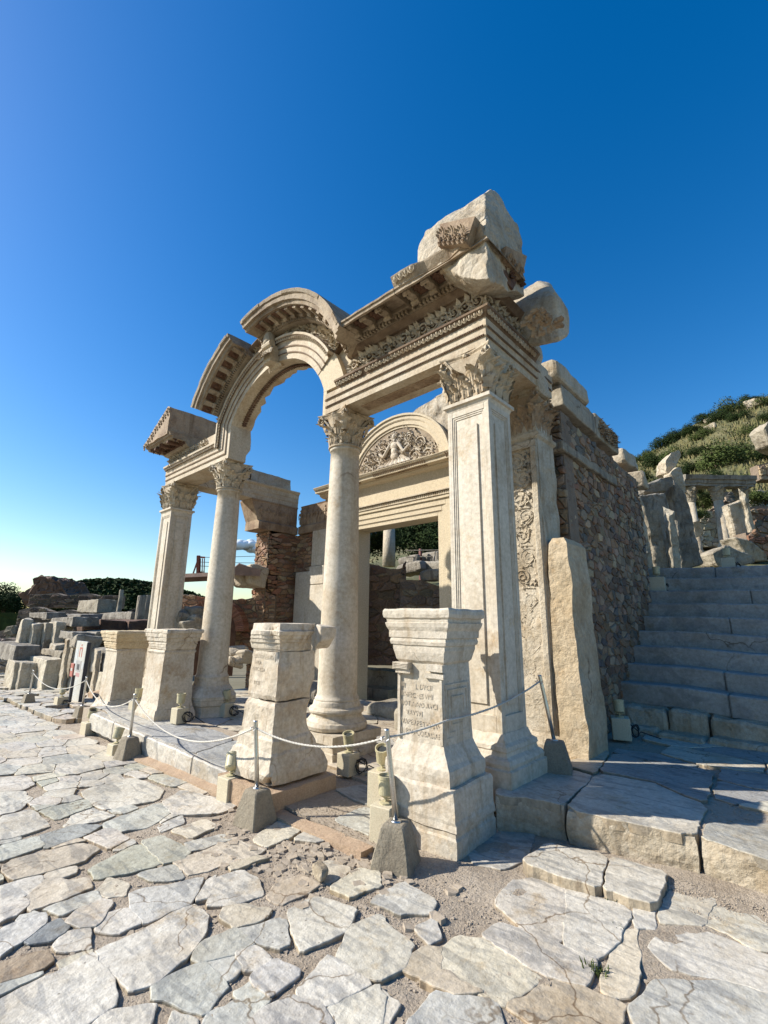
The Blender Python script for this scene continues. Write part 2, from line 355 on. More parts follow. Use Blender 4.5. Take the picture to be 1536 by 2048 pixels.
def rubble(name, O, U, V, W, w_, h_, sx, sy, m=None, parent=None, pal=PAL_R, seed=1, dep=.05, topf=None, back=.3, gap=.008, keep=None):
    """wall face: origin O, unit axes U,V and outward W; returns stones + mortar bed in one mesh"""
    O, U, V, W = map(Vector, (O, U, V, W)); r = random.Random(seed)
    bm = bmesh.new(); lay = tintlay(bm); tf = lambda a, b, c: O+U*a+V*b+W*c
    for p, poly in voronoi(0, w_, 0, h_, sx, sy, seed):
        if topf and p[1] > topf(p[0]): continue
        if keep and not keep(p[0], p[1]): continue
        parts_ = [poly]
        if r.random() < .3 and len(poly) > 3:
            a_ = r.uniform(0, 3.14); n_ = (math.cos(a_), math.sin(a_)*sx/sy); parts_ = [clip(poly, p, n_), clip(poly, p, (-n_[0], -n_[1]))]
        for pp_ in parts_:
            if len(pp_) > 2: stone(bm, lay, pp_, tf, dep*r.uniform(.15, 1.3), gap*r.uniform(.6, 2.2), min(sx, sy)*.09, jc(r.choice(pal), r, .22), dp=.03, jit=.022, rough=dep*.5, mi=0, q=.1)
    n = max(2, int(w_/.15)); pr = None
    for i in range(n+1):
        a = w_*i/n; t = min(h_, topf(a)+sy*.2) if topf else h_
        cr = [bm.verts.new(tf(a, 0, 0)), bm.verts.new(tf(a, t, 0)), bm.verts.new(tf(a, t, -back)), bm.verts.new(tf(a, 0, -back))]
        if pr:
            for k in range(4):
                f = bm.faces.new((pr[k], cr[k], cr[(k+1) % 4], pr[(k+1) % 4])); f.material_index = 1
        else: bm.faces.new(cr).material_index = 1
        pr = cr
    bm.faces.new(pr[::-1]).material_index = 1
    mats = [M['rubble'], M['mortar']]
    return part(name, bm, mats, parent) if parent else fin(name, bm, mats)

# ================================================================== THE TEMPLE
FZ = 0.06
temple = emp('ruined_temple', 'ruined marble temple porch with a sculpted arch on two round columns between two square piers', 'ruined temple', loc=(-5.9, 3.7, FZ))
YF = 3.70; XR = -2.07; ZA = 4.24
COLX = {'r': -4.39, 'l': -7.44}; CY = 3.94
# ---------- capitals
def capital(name, cx, cy, hx, hy, z0, z1, parent, rnd, seed=0, m=None, ab=1.42):
    bm = bmesh.new(); r = random.Random(seed); H = z1-z0
    if rnd: lathe(bm, cx, cy, [(z0-.01, hx*1.0), (z0, hx*1.12), (z0+.02, hx*1.12), (z0+.025, hx*.98), (z0+H*.55, hx*1.02), (z0+H*.82, hx*1.22), (z0+H*.88, hx*1.3)], 28)
    else: stack(bm, cx, cy, [(z0-.01, hx, hy), (z0+.02, hx*.98, hy*.98), (z0+H*.55, hx*.99, hy*.99), (z0+H*.86, hx*1.12, hy*1.12)])
    up = (0, 0, 1)
    def spot(a):
        c, s = math.cos(a), math.sin(a)
        if rnd: return (cx+c*hx*1.0, cy+s*hx*1.0), (c, s)
        t = min(hx/abs(c) if abs(c) > 1e-6 else 9, hy/abs(s) if abs(s) > 1e-6 else 9)
        n = (math.copysign(1, c), 0) if hx/max(abs(c), 1e-6) < hy/max(abs(s), 1e-6) else (0, math.copysign(1, s))
        return (cx+c*t, cy+s*t), n
    spots1 = [k*math.pi/4 for k in range(8)]; spots2 = [k*math.pi/4+math.pi/8 for k in range(8)]
    wl = (2*math.pi*hx/8 if rnd else (hx+hy)/4)*1.12
    if not rnd:
        fr = [-.68, 0, .68]; fr2 = [-.98, -.36, .36, .98]
        def sp(side, f): return {0: ((cx+f*hx, cy-hy), (0, -1)), 1: ((cx+hx, cy+f*hy), (1, 0)), 2: ((cx-f*hx, cy+hy), (0, 1)), 3: ((cx-hx, cy-f*hy), (-1, 0))}[side]
        L1 = [sp(s, f) for s in range(4) for f in fr]; L2 = [sp(s, f) for s in range(4) for f in fr2]; wl = hx*.62
    else: L1 = [spot(a) for a in spots1]; L2 = [spot(a) for a in spots2]
    for (p, n) in L1:
        sd_ = (-n[1], n[0], 0); leaf(bm, (p[0]+n[0]*.008, p[1]+n[1]*.008, z0+.015), up, (n[0], n[1], 0), sd_, H*.42*r.uniform(.9, 1.05), wl, .42, .12, 4, 4, 9)
        for q in (-1, 1): leaf(bm, (p[0]+n[0]*.02+sd_[0]*wl*.22*q, p[1]+n[1]*.02+sd_[1]*wl*.22*q, z0+.03), up, (n[0], n[1], 0), sd_, H*.30*r.uniform(.8, 1.1), wl*.42, .5, .1, 2, 2, 6)
    for (p, n) in L2:
        sd_ = (-n[1], n[0], 0); leaf(bm, (p[0], p[1], z0+H*.12), up, (n[0], n[1], 0), sd_, H*.62*r.uniform(.92, 1.05), wl*.95, .45, .2, 5, 4, 9)
        for q in (-1, 1): leaf(bm, (p[0]+n[0]*.025+sd_[0]*wl*.2*q, p[1]+n[1]*.025+sd_[1]*wl*.2*q, z0+H*.33), up, (n[0], n[1], 0), sd_, H*.33*r.uniform(.8, 1.1), wl*.4, .6, .2, 2, 2, 6)
    ax, ay = hx*ab, hy*ab
    for sx in (-1, 1):
        for sy in (-1, 1):
            d = Vector((sx, sy, 0)).normalized(); c = Vector((cx+sx*ax*.86, cy+sy*ay*.86, z1-H*.17))
            for e in (0, 1):
                tx = Vector((sx, 0, 0)) if e else Vector((0, sy, 0)); nn = Vector((0, sy, 0)) if e else Vector((sx, 0, 0))
                cc = c-tx*.01+nn*.012
                spiral(bm, cc, tx, up, H*.12, H*.035, 1.5, 1, -math.pi/2, 14, 5)
                tube(bm, [Vector((cx+sx*hx*.35*e+sx*hx*(1-e), cy+sy*hy*.35*(1-e)+sy*hy*e, z0+H*.45)), Vector((cx+sx*hx*(.6 if e else 1.05), cy+sy*hy*(1.05 if e else .6), z0+H*.68)), cc+Vector((0, 0, H*.12))], H*.04, 5, .8)
            leaf(bm, (cx+sx*hx*.95, cy+sy*hy*.95, z0+H*.42), up, d, (-d.y, d.x, 0), H*.42, wl*.8, .5, .45, 3, 3, 7)
    # abacus with concave sides
    ring = []
    for s in range(4):
        for k in range(7):
            t = -1+2*k/7; o = .80+.20*t*t
            q = {0: (t*ax, -ay*o), 1: (ax*o, t*ay), 2: (-t*ax, ay*o), 3: (-ax*o, -t*ay)}[s]; ring.append(q)
    def rr(k, z): return [(cx+x*k, cy+y*k, z) for x, y in ring]
    loft(bm, [rr(.9, z1-H*.13), rr(.94, z1-H*.08), rr(.93, z1-H*.07), rr(1.0, z1-H*.03), rr(1.0, z1-.002)])
    for s in range(4):
        q = {0: (0, -ay*.82), 1: (ax*.82, 0), 2: (0, ay*.82), 3: (-ax*.82, 0)}[s]; blob(bm, (cx+q[0], cy+q[1], z1-H*.08), (.035, .035, .04))
    disp(bm, .004, 20, seed)
    return part(name, bm, m or M['marble'], parent)
# ---------- columns
def column(side, z_ped, seed):
    cx = COLX[side]; bm = bmesh.new()
    n = 20; prof = []
    for k in range(n+1):
        t = k/n; z = .68+(3.70-.68)*t; r_ = .236-(.236-.19)*(t**1.25)
        prof.append((z, r_))
    prof = [(.60, .262), (.63, .262), (.64, .25)]+prof+[(3.70, .192), (3.715, .205), (3.745, .205), (3.75, .193)]
    lathe(bm, cx, CY, prof, 56); disp(bm, .002, 5, seed)
    shaft = part('column', bm, M['smooth'], temple, True); shaft['label'] = 'smooth round marble column left of the pier' if side == 'r' else 'smooth round marble column on a flared base'
    shaft.data.polygons.foreach_set('use_smooth', [True]*len(shaft.data.polygons))
    bm = bmesh.new()
    if side == 'r':
        lathe(bm, cx, CY, [(.30, .33), (.315, .36), (.35, .37), (.385, .355), (.395, .335), (.41, .325), (.44, .30), (.465, .298), (.48, .31), (.49, .322), (.51, .326), (.53, .318), (.54, .30), (.55, .285), (.575, .28), (.60, .272), (.61, .262)], 48)
        stack(bm, cx, CY, [(-.03, .36), (.12, .36), (.13, .34), (.2, .34), (.21, .375), (.30, .375)])
    else:
        lathe(bm, cx, CY, [(.28, .40), (.30, .41), (.34, .41), (.37, .385), (.40, .36), (.44, .33), (.50, .275), (.56, .262), (.61, .262)], 8)
        lathe(bm, cx, CY, [(.34, .40), (.38, .37), (.44, .325), (.50, .28), (.56, .262), (.61, .262)], 40)
        lathe(bm, cx, CY, [(-.02, .36), (.06, .37), (.10, .36), (.2, .36), (.22, .40), (.285, .42)], 8)
    cut(bm, .12, 3); disp(bm, .006, 9, seed); part('column_base', bm, M['smooth'], shaft)
    capital('capital', cx, CY, .20, .20, 3.75, ZA-.002, shaft, True, seed, ab=1.38)
column('r', 0, 3); column('l', 0, 4)
# ---------- square piers with panels
def pier(cx, cy, hx, hy, z0, seed, mask=None):
    bm = bmesh.new(); r_ = .022
    stack(bm, cx, cy, [(z0+.30, hx-r_, hy-r_), (3.62, hx-r_, hy-r_), (3.62, hx, hy), (3.66, hx+.012, hy+.012), (3.665, hx+.035, hy+.035), (3.70, hx+.035, hy+.035)])
    zb, zt = z0+.34, 3.625
    for s in range(4):
        h = hx if s % 2 == 0 else hy; o = hy if s % 2 == 0 else hx
        def B(a0, a1, za, zb_, d0, d1):
            if s == 0: box(bm, (cx+a0, cy-o+d1, za), (cx+a1, cy-o+d0, zb_), .003)
            elif s == 1: box(bm, (cx+o-d0, cy+a0, za), (cx+o-d1, cy+a1, zb_), .003)
            elif s == 2: box(bm, (cx+a0, cy+o-d0, za), (cx+a1, cy+o-d1, zb_), .003)
            else: box(bm, (cx-o+d1, cy+a0, za), (cx-o+d0, cy+a1, zb_), .003)
        e = .001 if s % 2 == 0 else .0
        fw = .055
        B(-h+e, -h+fw, zb, zt, r_+.01, e); B(h-fw, h-e, zb, zt, r_+.01, e)
        B(-h+fw, h-fw, zt-.07, zt, r_+.01, .0005+e); B(-h+fw, h-fw, zb, zb+.14, r_+.01, .0005+e)
        for k, (w1, dd) in enumerate(((.018, .008), (.016, .014))):
            i = fw+k*.018
            B(-h+i, -h+i+w1, zb+.14, zt-.07, r_+.01, dd); B(h-i-w1, h-i, zb+.14, zt-.07, r_+.01, dd)
            B(-h+i+w1, h-i-w1, zt-.07-(k+1)*.018, zt-.07-k*.018, r_+.01, dd); 
        B(-h*.42, h*.42, zb+.22, zt-.2, r_+.01, .006)
    disp(bm, .0015, 4, seed)
    sh = part('square_pier', bm, M['smooth'], temple)
    bm = bmesh.new()
    stack(bm, cx, cy, [(z0-.2, hx+.12, hy+.12), (z0+.10, hx+.12, hy+.12), (z0+.11, hx+.10, hy+.10), (z0+.14, hx+.105, hy+.105), (z0+.17, hx+.09, hy+.09), (z0+.19, hx+.06, hy+.06), (z0+.22, hx+.055, hy+.055), (z0+.23, hx+.065, hy+.065), (z0+.26, hx+.06, hy+.06), (z0+.28, hx+.03, hy+.03), (z0+.345, hx+.004, hy+.004)])
    cut(bm, .07, 5); disp(bm, .006, 8, seed)
    part('pier_base', bm, M['smooth'], sh)
    capital('capital', cx, cy, hx*.98, hy*.98, 3.70, ZA-.002, sh, False, seed+5, ab=1.26)
    return sh
pr = pier(-2.315, 3.92, .24, .215, .27, 11); pr['label'] = 'square panelled pier under the corner block'
pl = pier(-9.50, 3.92, .24, .215, -.05, 12); pl['label'] = 'square panelled pier under the broken gable end'
# ---------- right-hand beam (L shaped footprint, front and side)
def foot(d, z, xl=-4.55, yb=5.28, dr=None, yc=4.13):
    r_ = d if dr is None else dr
    return [(xl, YF-d, z), (XR+r_, YF-d, z), (XR+r_, yb, z), (-2.54, yb, z), (-2.54, yc, z), (xl, yc, z)]
def footc(d, z, xl, xr, yb): return [(xl, YF-d, z), (xr, YF-d, z), (xr, yb, z), (xl, yb, z)]
bm = bmesh.new()
loft(bm, [foot(0, ZA), foot(0, ZA+.085), foot(.010, ZA+.09), foot(.014, ZA+.10), foot(.010, ZA+.11), foot(.010, ZA+.185), foot(.020, ZA+.19), foot(.024, ZA+.20), foot(.020, ZA+.21), foot(.020, ZA+.285)])
bb = bmesh.new()
for a, b in ((ZA+.098, 0), (ZA+.198, 1)):   # bead rows
    box(bb, (-4.54, YF-.015-.010*b, a-.011), (XR-.01, YF+.05, a+.011)); box(bb, (XR-.05, YF+.01, a-.011), (XR+.015+.010*b, 5.25, a+.011))
    o = .012+.010*b
    for k in range(112): blob(bb, (-4.5+k*.0217, YF-o-.006, a), (.0085, .007, .008), 0)
    for k in range(50): blob(bb, (XR+o+.004, YF+.03+k*.0217, a), (.007, .009, .007), 0)
cut(bm, .25, 4); disp(bm, .0025, 5, 2)
beam = part('architrave', bm, M['marble'], temple); part('bead_row', bb, M['dirt_shade'], beam)
bm = bmesh.new()   # sunk soffit panel with leaf carving
box(bm, (-4.0, 3.84, ZA-.012), (-2.75, 3.99, ZA+.02), .004)
for k in range(40): leaf(bm, (-3.97+k*.031, 3.915, ZA-.012), (1, (-1)**k*.9, 0), (0, 0, -1), (0, 1, 0), .06, .03, .2, .1, 1, 2, 4)
part('soffit_panel', bm, M['brownm'], beam)
# crown moulding: eggs and leaves leaning outwards
def eggs(bm, p0, p1, n_, z, step=.062, sz=.022, lean=.35):
    p0, p1, n_ = Vector(p0), Vector(p1), Vector(n_); L = (p1-p0).length; t = (p1-p0).normalized(); k = int(L/step)
    for i in range(k):
        if R0.random() < .04: continue
        c = p0+t*(i+.5)*step+Vector((0, 0, z)); upv = (Vector((0, 0, 1))+n_*lean).normalized()
        a = Matrix((t, n_, upv)).transposed(); blob(bm, c+n_*.004, (sz*.62, sz*.6, sz), 1, a)
        pts = [c+n_*.006+t*(math.cos(q)*sz*1.05)+upv*(math.sin(q)*sz*1.25+.004) for q in [math.pi*(1-.0)+math.pi*u/6 for u in range(7)]]
        tube(bm, pts, sz*.22, 4)
        blob(bm, c+t*step*.5+n_*.004, (sz*.16, sz*.4, sz*.9), 0, a)
def footl(pairs, **k): return [foot(d, z, **k) for z, d in pairs]
bm = bmesh.new()
loft(bm, footl([(ZA+.285, .018), (ZA+.29, .024), (ZA+.30, .028), (ZA+.355, .068), (ZA+.36, .082), (ZA+.385, .084), (ZA+.386, .01)], xl=-4.3, yb=4.82))
disp(bm, .004, 12, 4); em = part('crown_moulding', bm, M['dirt_shade'], beam)  # dark base paints in the shade around the eggs
bm = bmesh.new()
eggs(bm, (-4.28, YF-.056, 0), (XR+.05, YF-.056, 0), (0, -1, 0), ZA+.332, .060, .027)
eggs(bm, (XR+.056, YF-.04, 0), (XR+.056, 4.75, 0), (1, 0, 0), ZA+.332, .060, .027)
disp(bm, .003, 12, 4); part('egg_row', bm, M['marble'], em)
# frieze with foliage
def foliage_band(bm, p0, p1, n_, z0, z1, dens_=1.0, seed=0, amp=1.0, size=1.0):
    r = random.Random(seed); p0, p1, n_ = Vector(p0), Vector(p1), Vector(n_); L = (p1-p0).length; t = (p1-p0).normalized(); H = z1-z0
    k = int(L/(H*.55))
    for i in range(k):
        c = p0+t*(i+.5)*L/k+Vector((0, 0, z0+H*.5)); s = 1 if i % 2 else -1
        spiral(bm, c+n_*.015, t, Vector((0, 0, s)), H*.34, H*.055, 1.4, 1, math.pi, 14, 5)
        for q in range(int(5*dens_)):
            a = r.uniform(0, 6.28); b_ = c+t*math.cos(a)*H*.2+Vector((0, 0, math.sin(a)*H*.2))
            dv = (t*math.cos(a)+Vector((0, 0, math.sin(a)))).normalized(); sv = dv.cross(n_)
            leaf(bm, b_+n_*.008, dv, n_, sv, H*r.uniform(.28, .45)*size, H*.24*size, .5, .25*amp, 3, 2, 6)
        leaf(bm, c-Vector((0, 0, H*.42))+n_*.005+t*H*.28, (0, 0, 1), n_, t, H*.5, H*.26, .5, .12, 3, 2, 6)
        leaf(bm, c+Vector((0, 0, H*.42))+n_*.005-t*H*.28, (0, 0, -1), n_, t, H*.5, H*.26, .5, .12, 3, 2, 6)
        blob(bm, c+n_*.03, (H*.07, H*.07, H*.07), 1)
bm = bmesh.new()
bq = bmesh.new(); loft(bq, [foot(-.004, ZA+.385, xl=-4.08, yb=4.85), foot(.0, ZA+.66, xl=-4.08, yb=4.85)]); cut(bq, .15, 4); disp(bq, .008, 9, 3)
foliage_band(bm, (-4.06, YF, 0), (XR, YF, 0), (0, -1, 0), ZA+.395, ZA+.64, 1.6, 5, 1.6)
foliage_band(bm, (XR, YF+.02, 0), (XR, 4.82, 0), (1, 0, 0), ZA+.395, ZA+.64, 1.2, 6, .6)
disp(bm, .003, 14, 6); fr = part('frieze', bq, M['dirt_shade'], temple); part('frieze_foliage', bm, M['marble'], fr)  # dark backing carries undercut shade in its colour, foliage stays light
bm = bmesh.new()
loft(bm, footl([(ZA+.655, .01), (ZA+.66, .03), (ZA+.68, .045), (ZA+.72, .085), (ZA+.73, .09), (ZA+.735, .02)], xl=-4.1, yb=4.72))
for k in range(90): leaf(bm, (-4.08+k*.0225, YF-.03, ZA+.662), (0, -.4, 1), (0, -1, .2), (1, 0, 0), .065, .02, .3, .1, 1, 2, 4)
for k in range(40): leaf(bm, (XR+.03, YF+.0+k*.024, ZA+.662), (.4, 0, 1), (1, 0, .2), (0, 1, 0), .065, .02, .3, .1, 1, 2, 4)
part('bed_moulding', bm, M['dirt_shade'], fr)
# cornice, straight part
ZC = ZA+.735
def cornice(name, xl, xr, yb, dr, lipz, parent, seed, tall=0, mm=None, side=False, step=.255):
    bm = bmesh.new(); D = .42
    def f(d, z): return footc(d, z, xl, xr+min(d, dr), yb)
    lv = [(ZC, .0), (ZC, .10), (ZC+.055, .10), (ZC+.06, .135), (ZC+.075, .15), (ZC+.125, .15), (ZC+.12, D-.05), (ZC+.05, D-.035), (ZC+.045, D), (ZC+.085, D+.003), (ZC+.088, D+.02), (ZC+.11, D+.022)]
    if tall: lv += [(ZC+.115, D+.026), (ZC+.20, D+.075), (ZC+.215, D+.078)]
    zt = max(ZC+.14, lv[-1][0]+.002); lv += [(zt, D-.04), (zt+.006, .0)]
    loft(bm, [f(d, z) for z, d in lv]); cut(bm, .16, 5); disp(bm, .006, 7, seed)
    for k in range(int((xr-xl)/.052)):
        if R0.random() < .9: box(bm, (xl+.01+k*.052, YF-.145, ZC+.002), (xl+.038+k*.052, YF-.098, ZC+.052), .003)
    if side:
        for k in range(int((yb-YF)/.052)+2): box(bm, (xr+.098, YF-.08+k*.052, ZC+.002), (xr+.145, YF-.052+k*.052, ZC+.052), .003)
    if side:
        for v in bm.verts:
            if v.co.x > -2.75 and v.co.z > ZC+.06:
                k = min(1, (v.co.x+2.75)/.5)*min(1, (v.co.z-ZC-.06)/.06)*(.55+.9*noise.noise(v.co*5)); v.co.x -= .13*k*(1 if v.co.x > -2.1 else .2); v.co.y += .13*k*(1 if v.co.y < 3.5 else 0)
    c = part(name, bm, mm or M['cornice'], parent)
    n = int((xr-xl+.05)/step)
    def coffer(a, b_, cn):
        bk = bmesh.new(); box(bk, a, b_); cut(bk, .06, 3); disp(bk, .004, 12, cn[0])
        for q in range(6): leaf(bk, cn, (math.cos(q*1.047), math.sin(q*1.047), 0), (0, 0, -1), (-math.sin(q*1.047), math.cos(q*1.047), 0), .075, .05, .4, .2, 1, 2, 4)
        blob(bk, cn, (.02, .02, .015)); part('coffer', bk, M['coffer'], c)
    for k in range(n):
        x = xl+.05+k*step; bm = bmesh.new()
        box(bm, (x, YF-D+.06, ZC+.05), (x+.095, YF-.15, ZC+.122), .008)
        tube(bm, [(x-.004, YF-.175, ZC+.04), (x+.099, YF-.175, ZC+.04)], .034, 8); tube(bm, [(x-.004, YF-D+.09, ZC+.06), (x+.099, YF-D+.09, ZC+.06)], .024, 8)
        leaf(bm, (x+.048, YF-.17, ZC+.035), (0, -1, .05), (0, 0, -1), (1, 0, 0), .17, .09, .2, .05, 3, 2, 6); disp(bm, .004, 15, seed+k)
        part('bracket', bm, M['cornice'], c)
        if k < n-1 or side: coffer((x+.105, YF-D+.07, ZC+.106), (x+step-.01, YF-.158, ZC+.121), (x+.095+(step-.095)/2, YF-.28, ZC+.102))
    if side:
        for k in range(2):
            y = YF-.05+k*.27; bm = bmesh.new()
            box(bm, (xr+.15, y, ZC+.055), (xr+dr-.04, y+.085, ZC+.122), .008); part('bracket', bm, M['cornice'], c)
            coffer((xr+.16, y+.095, ZC+.106), (xr+dr-.05, y+.26, ZC+.121), (xr+.2, y+.18, ZC+.1))
    if tall:
        bm = bmesh.new(); eggs(bm, (xl+.02, YF-D-.06, 0), (xl+.36, YF-D-.06, 0), (0, -1, 0), ZC+.165, .075, .034, .3)
        disp(bm, .003, 15, 9); part('egg_row', bm, M['marble'], c)
    return c
cornice('cornice_block', -3.86, -2.93, 4.12, .0, 0, temple, 21)
cornice('cornice_block', -2.925, -2.07, 4.05, .30, 0, temple, 22, tall=1, side=True)
# ---------- huge corner block on top
pts = [pY(836, 528, 3.36), pY(836, 500, 3.38), pY(850, 462, 3.42), pY(905, 432, 3.5), pY(940, 405, 3.55), pY(968, 384, 3.6), pY(972, 436, 3.34), pY(975, 560, 3.28),
       pX(990, 384, -1.98), pX(1012, 410, -1.95), pX(1040, 460, -1.9), pX(1045, 490, -1.88), pX(1040, 520, -1.85), pX(1046, 545, -1.86), pX(1030, 575, -1.92), pY(840, 560, 3.7),
       (-2.6, 4.15, 5.1), (-1.9, 4.3, 5.05), (-2.5, 4.2, 5.5)]
bk_ = rock('corner_block', pts, M['rockm'], temple, .045, .034, 4.5, 31, .03); bk_['label'] = 'huge rough weathered marble block crowning the corner'
# carved palmette panel on its front, and on its right end
bm = bmesh.new()
def panel_relief(a, b, c, d, nrm, cols, rows, seed):
    a, b, c, d, nrm = map(Vector, (a, b, c, d, nrm)); r = random.Random(seed)
    th = nrm*.05
    loft(bm, [[a-th*2, b-th*2, c-th*2, d-th*2], [a, b, c, d]])
    U = (b-a); V = (d-a); t = U.normalized(); up = V.normalized()
    for i in range(cols):
        c0 = a+U*((i+.5)/cols)+V*.42
        for q in range(-3, 4):
            an = q*.42; dv = (up*math.cos(an)+t*math.sin(an)); leaf(bm, c0-V*.1+nrm*.006, dv, nrm, dv.cross(nrm), V.length*.5*(1-.06*abs(q)), U.length/cols*.2, .4, .12, 1, 2, 6)
        for s in (-1, 1): spiral(bm, c0-V*.12+t*s*U.length/cols*.27+nrm*.02, t, up, U.length/cols*.2, .01, 1.3, s, 0, 12, 4)
        for q in (0, 1):
            e = a+U*((i+.25+.5*q)/cols)+V*.14; blob(bm, e+nrm*.01, (U.length/cols*.12, .02, V.length*.09), 1)
            tube(bm, [e+nrm*.012+t*math.cos(w_)*U.length/cols*.2+up*math.sin(w_)*V.length*.13 for w_ in [math.pi+math.pi*k/5 for k in range(6)]], .008, 4)
panel_relief(pY(876, 492, 3.22), pY(932, 486, 3.2), pY(950, 432, 3.2), pY(880, 448, 3.22), (0, -1, 0), 3, 2, 1)
part('palmette_panel', bm, M['brownm'], bk_)
bm = bmesh.new()
panel_relief(pX(1010, 520, -1.79), pX(1044, 556, -1.79), pX(1054, 512, -1.75), pX(1012, 492, -1.75), (1, 0, 0), 2, 2, 2)
part('palmette_panel', bm, M['brownm'], bk_)
for (pts_, X_) in (([(985, 545), (1003, 528), (1010, 555), (1001, 580), (985, 575)], -1.9), ([(1006, 527), (1022, 543), (1034, 560), (1026, 578), (1008, 556)], -1.83)):
    ps = [pX(x_, y_, X_) for x_, y_ in pts_]; bm = bmesh.new(); loft(bm, [ps, [p+Vector((-.12, .05, .03)) for p in ps]]); bmesh.ops.triangulate(bm, faces=bm.faces[:]); cut(bm, .04, 4); disp(bm, .012, 14, X_)
    c_ = sum(ps, Vector())/5
    for q in range(7): leaf(bm, c_+Vector((.01, 0, 0)), (0, math.cos(q*.9), math.sin(q*.9)), (1, 0, 0), (0, -math.sin(q*.9), math.cos(q*.9)), .06, .04, .5, .5, 1, 2, 4)
    part('coffer', bm, M['coffer'], bk_)
# ---------- loose cornice lump behind, over the side beam
pts = [pX(1004, 612, -2.30), pX(1010, 598, -2.30), pX(1075, 562, -1.95), pX(1096, 562, -1.9), pX(1108, 583, -1.62), pX(1136, 618, -1.58), pX(1141, 655, -1.58), pX(1138, 672, -1.60), pX(1118, 682, -1.64), pX(1080, 693, -1.86), pX(1030, 640, -2.1), (-2.5, 4.5, 4.95), (-2.5, 5.0, 4.95), (-2.4, 5.1, 5.2)]
lp = rock('cornice_lump', pts, M['rockm'], temple, .05, .014, 5, 33, .035); lp['label'] = 'rounded broken cornice block tilted over the side beam'
bm = bmesh.new()
a, b, c, d = pX(1040, 640, -1.83), pX(1080, 675, -1.73), pX(1108, 640, -1.55), pX(1084, 610, -1.62)
U = (b-a); V = (d-a); nn = U.cross(V).normalized(); nn = nn if nn.dot(Vector((0, 0, 0))-a) > 0 else -nn
for i in range(6):
    for j in range(5):
        p = a+U*(i+.5+R0.uniform(-.4, .4))/6+V*(j+.5+R0.uniform(-.4, .4))/5; q_ = R0.uniform(0, 6.28); dv = U.normalized()*math.cos(q_)+V.normalized()*math.sin(q_)
        leaf(bm, p, dv, nn, dv.cross(nn), .09, .06, .4, .25, 3, 2, 5)
        if R0.random() < .3: blob(bm, p, (.025, .025, .02))
part('carved_leaves', bm, M['brownm'], lp)
rb = rock('beam_end_block', boxpts((-2.53, 4.86, 4.19), (-2.06, 5.2, 4.60), .02, 1), M['rockm'], temple, .06, .012, 6, 34, .04)
rb = rock('rounded_block', boxpts((-2.53, 4.86, 4.61), (-2.06, 5.17, 4.90), .03, 2), M['rockm'], temple, .06, .015, 6, 35, .07)
# ---------- the arch
def arch_path():
    P = [(-9.72, ZA), (-9.0, ZA), (-8.2, ZA), (-7.14, ZA), (-7.14, 4.5), (-7.14, 4.85)]
    a0, a1 = math.radians(148.5), math.radians(33); n = 30
    P += [(-5.93+1.40*math.cos(a0+(a1-a0)*k/n), 4.15+1.40*math.sin(a0+(a1-a0)*k/n)) for k in range(n+1)]
    return P
def offs(P, d):
    o = []
    for i, p in enumerate(P):
        t1 = (Vector(p)-Vector(P[i-1])).normalized() if i else None; t2 = (Vector(P[i+1])-Vector(p)).normalized() if i < len(P)-1 else None
        if t1 is None: t1 = t2
        if t2 is None: t2 = t1
        n1 = Vector((-t1.y, t1.x)); n2 = Vector((-t2.y, t2.x)); m = (n1+n2); m /= max(.3, m.dot(n1)); o.append((p[0]+m.x*d, p[1]+m.y*d))
    return o
def sweep(bm, P, prof):
    vs = []
    offp = [offs(P, d) for d, y in prof]
    rings = [[(offp[j][i][0], prof[j][1], offp[j][i][1]) for j in range(len(prof))] for i in range(len(P))]
    return loft(bm, rings)
AP = arch_path()
prof = [(0, 4.15), (0, YF), (.085, YF), (.09, YF-.010), (.10, YF-.014), (.11, YF-.010), (.185, YF-.010), (.19, YF-.020), (.20, YF-.024), (.21, YF-.020), (.285, YF-.020), (.30, YF-.03), (.345, YF-.066), (.35, YF-.082), (.385, YF-.084), (.387, YF+.02), (.387, 4.15)]
bm = bmesh.new(); sweep(bm, AP, prof); cut(bm, .2, 3)
for v in bm.verts:      # broken rear edge of the soffit
    if v.co.y > 4.1 and v.co.x > -7.3: v.co.y += -.10*abs(noise.noise(v.co*4))*2.0-.02
disp(bm, .003, 6, 8)
arch = part('arch', bm, M['marble'], temple)
bm = bmesh.new(); sweep(bm, AP, [(.300, YF), (.300, YF-.033), (.345, YF-.069), (.348, YF-.069), (.348, YF)])
for d_, y_ in ((.10, .016), (.20, .026)): sweep(bm, AP, [(d_-.010, YF), (d_-.010, YF-y_), (d_+.010, YF-y_), (d_+.010, YF)])
disp(bm, .002, 9, 4); part('shade_stain_moulding', bm, M['dirt_shade'], arch); arch['label'] = 'stepped marble arch springing from the left beam over both round columns'  # dark strips put stain and the shade behind eggs and beads into colour
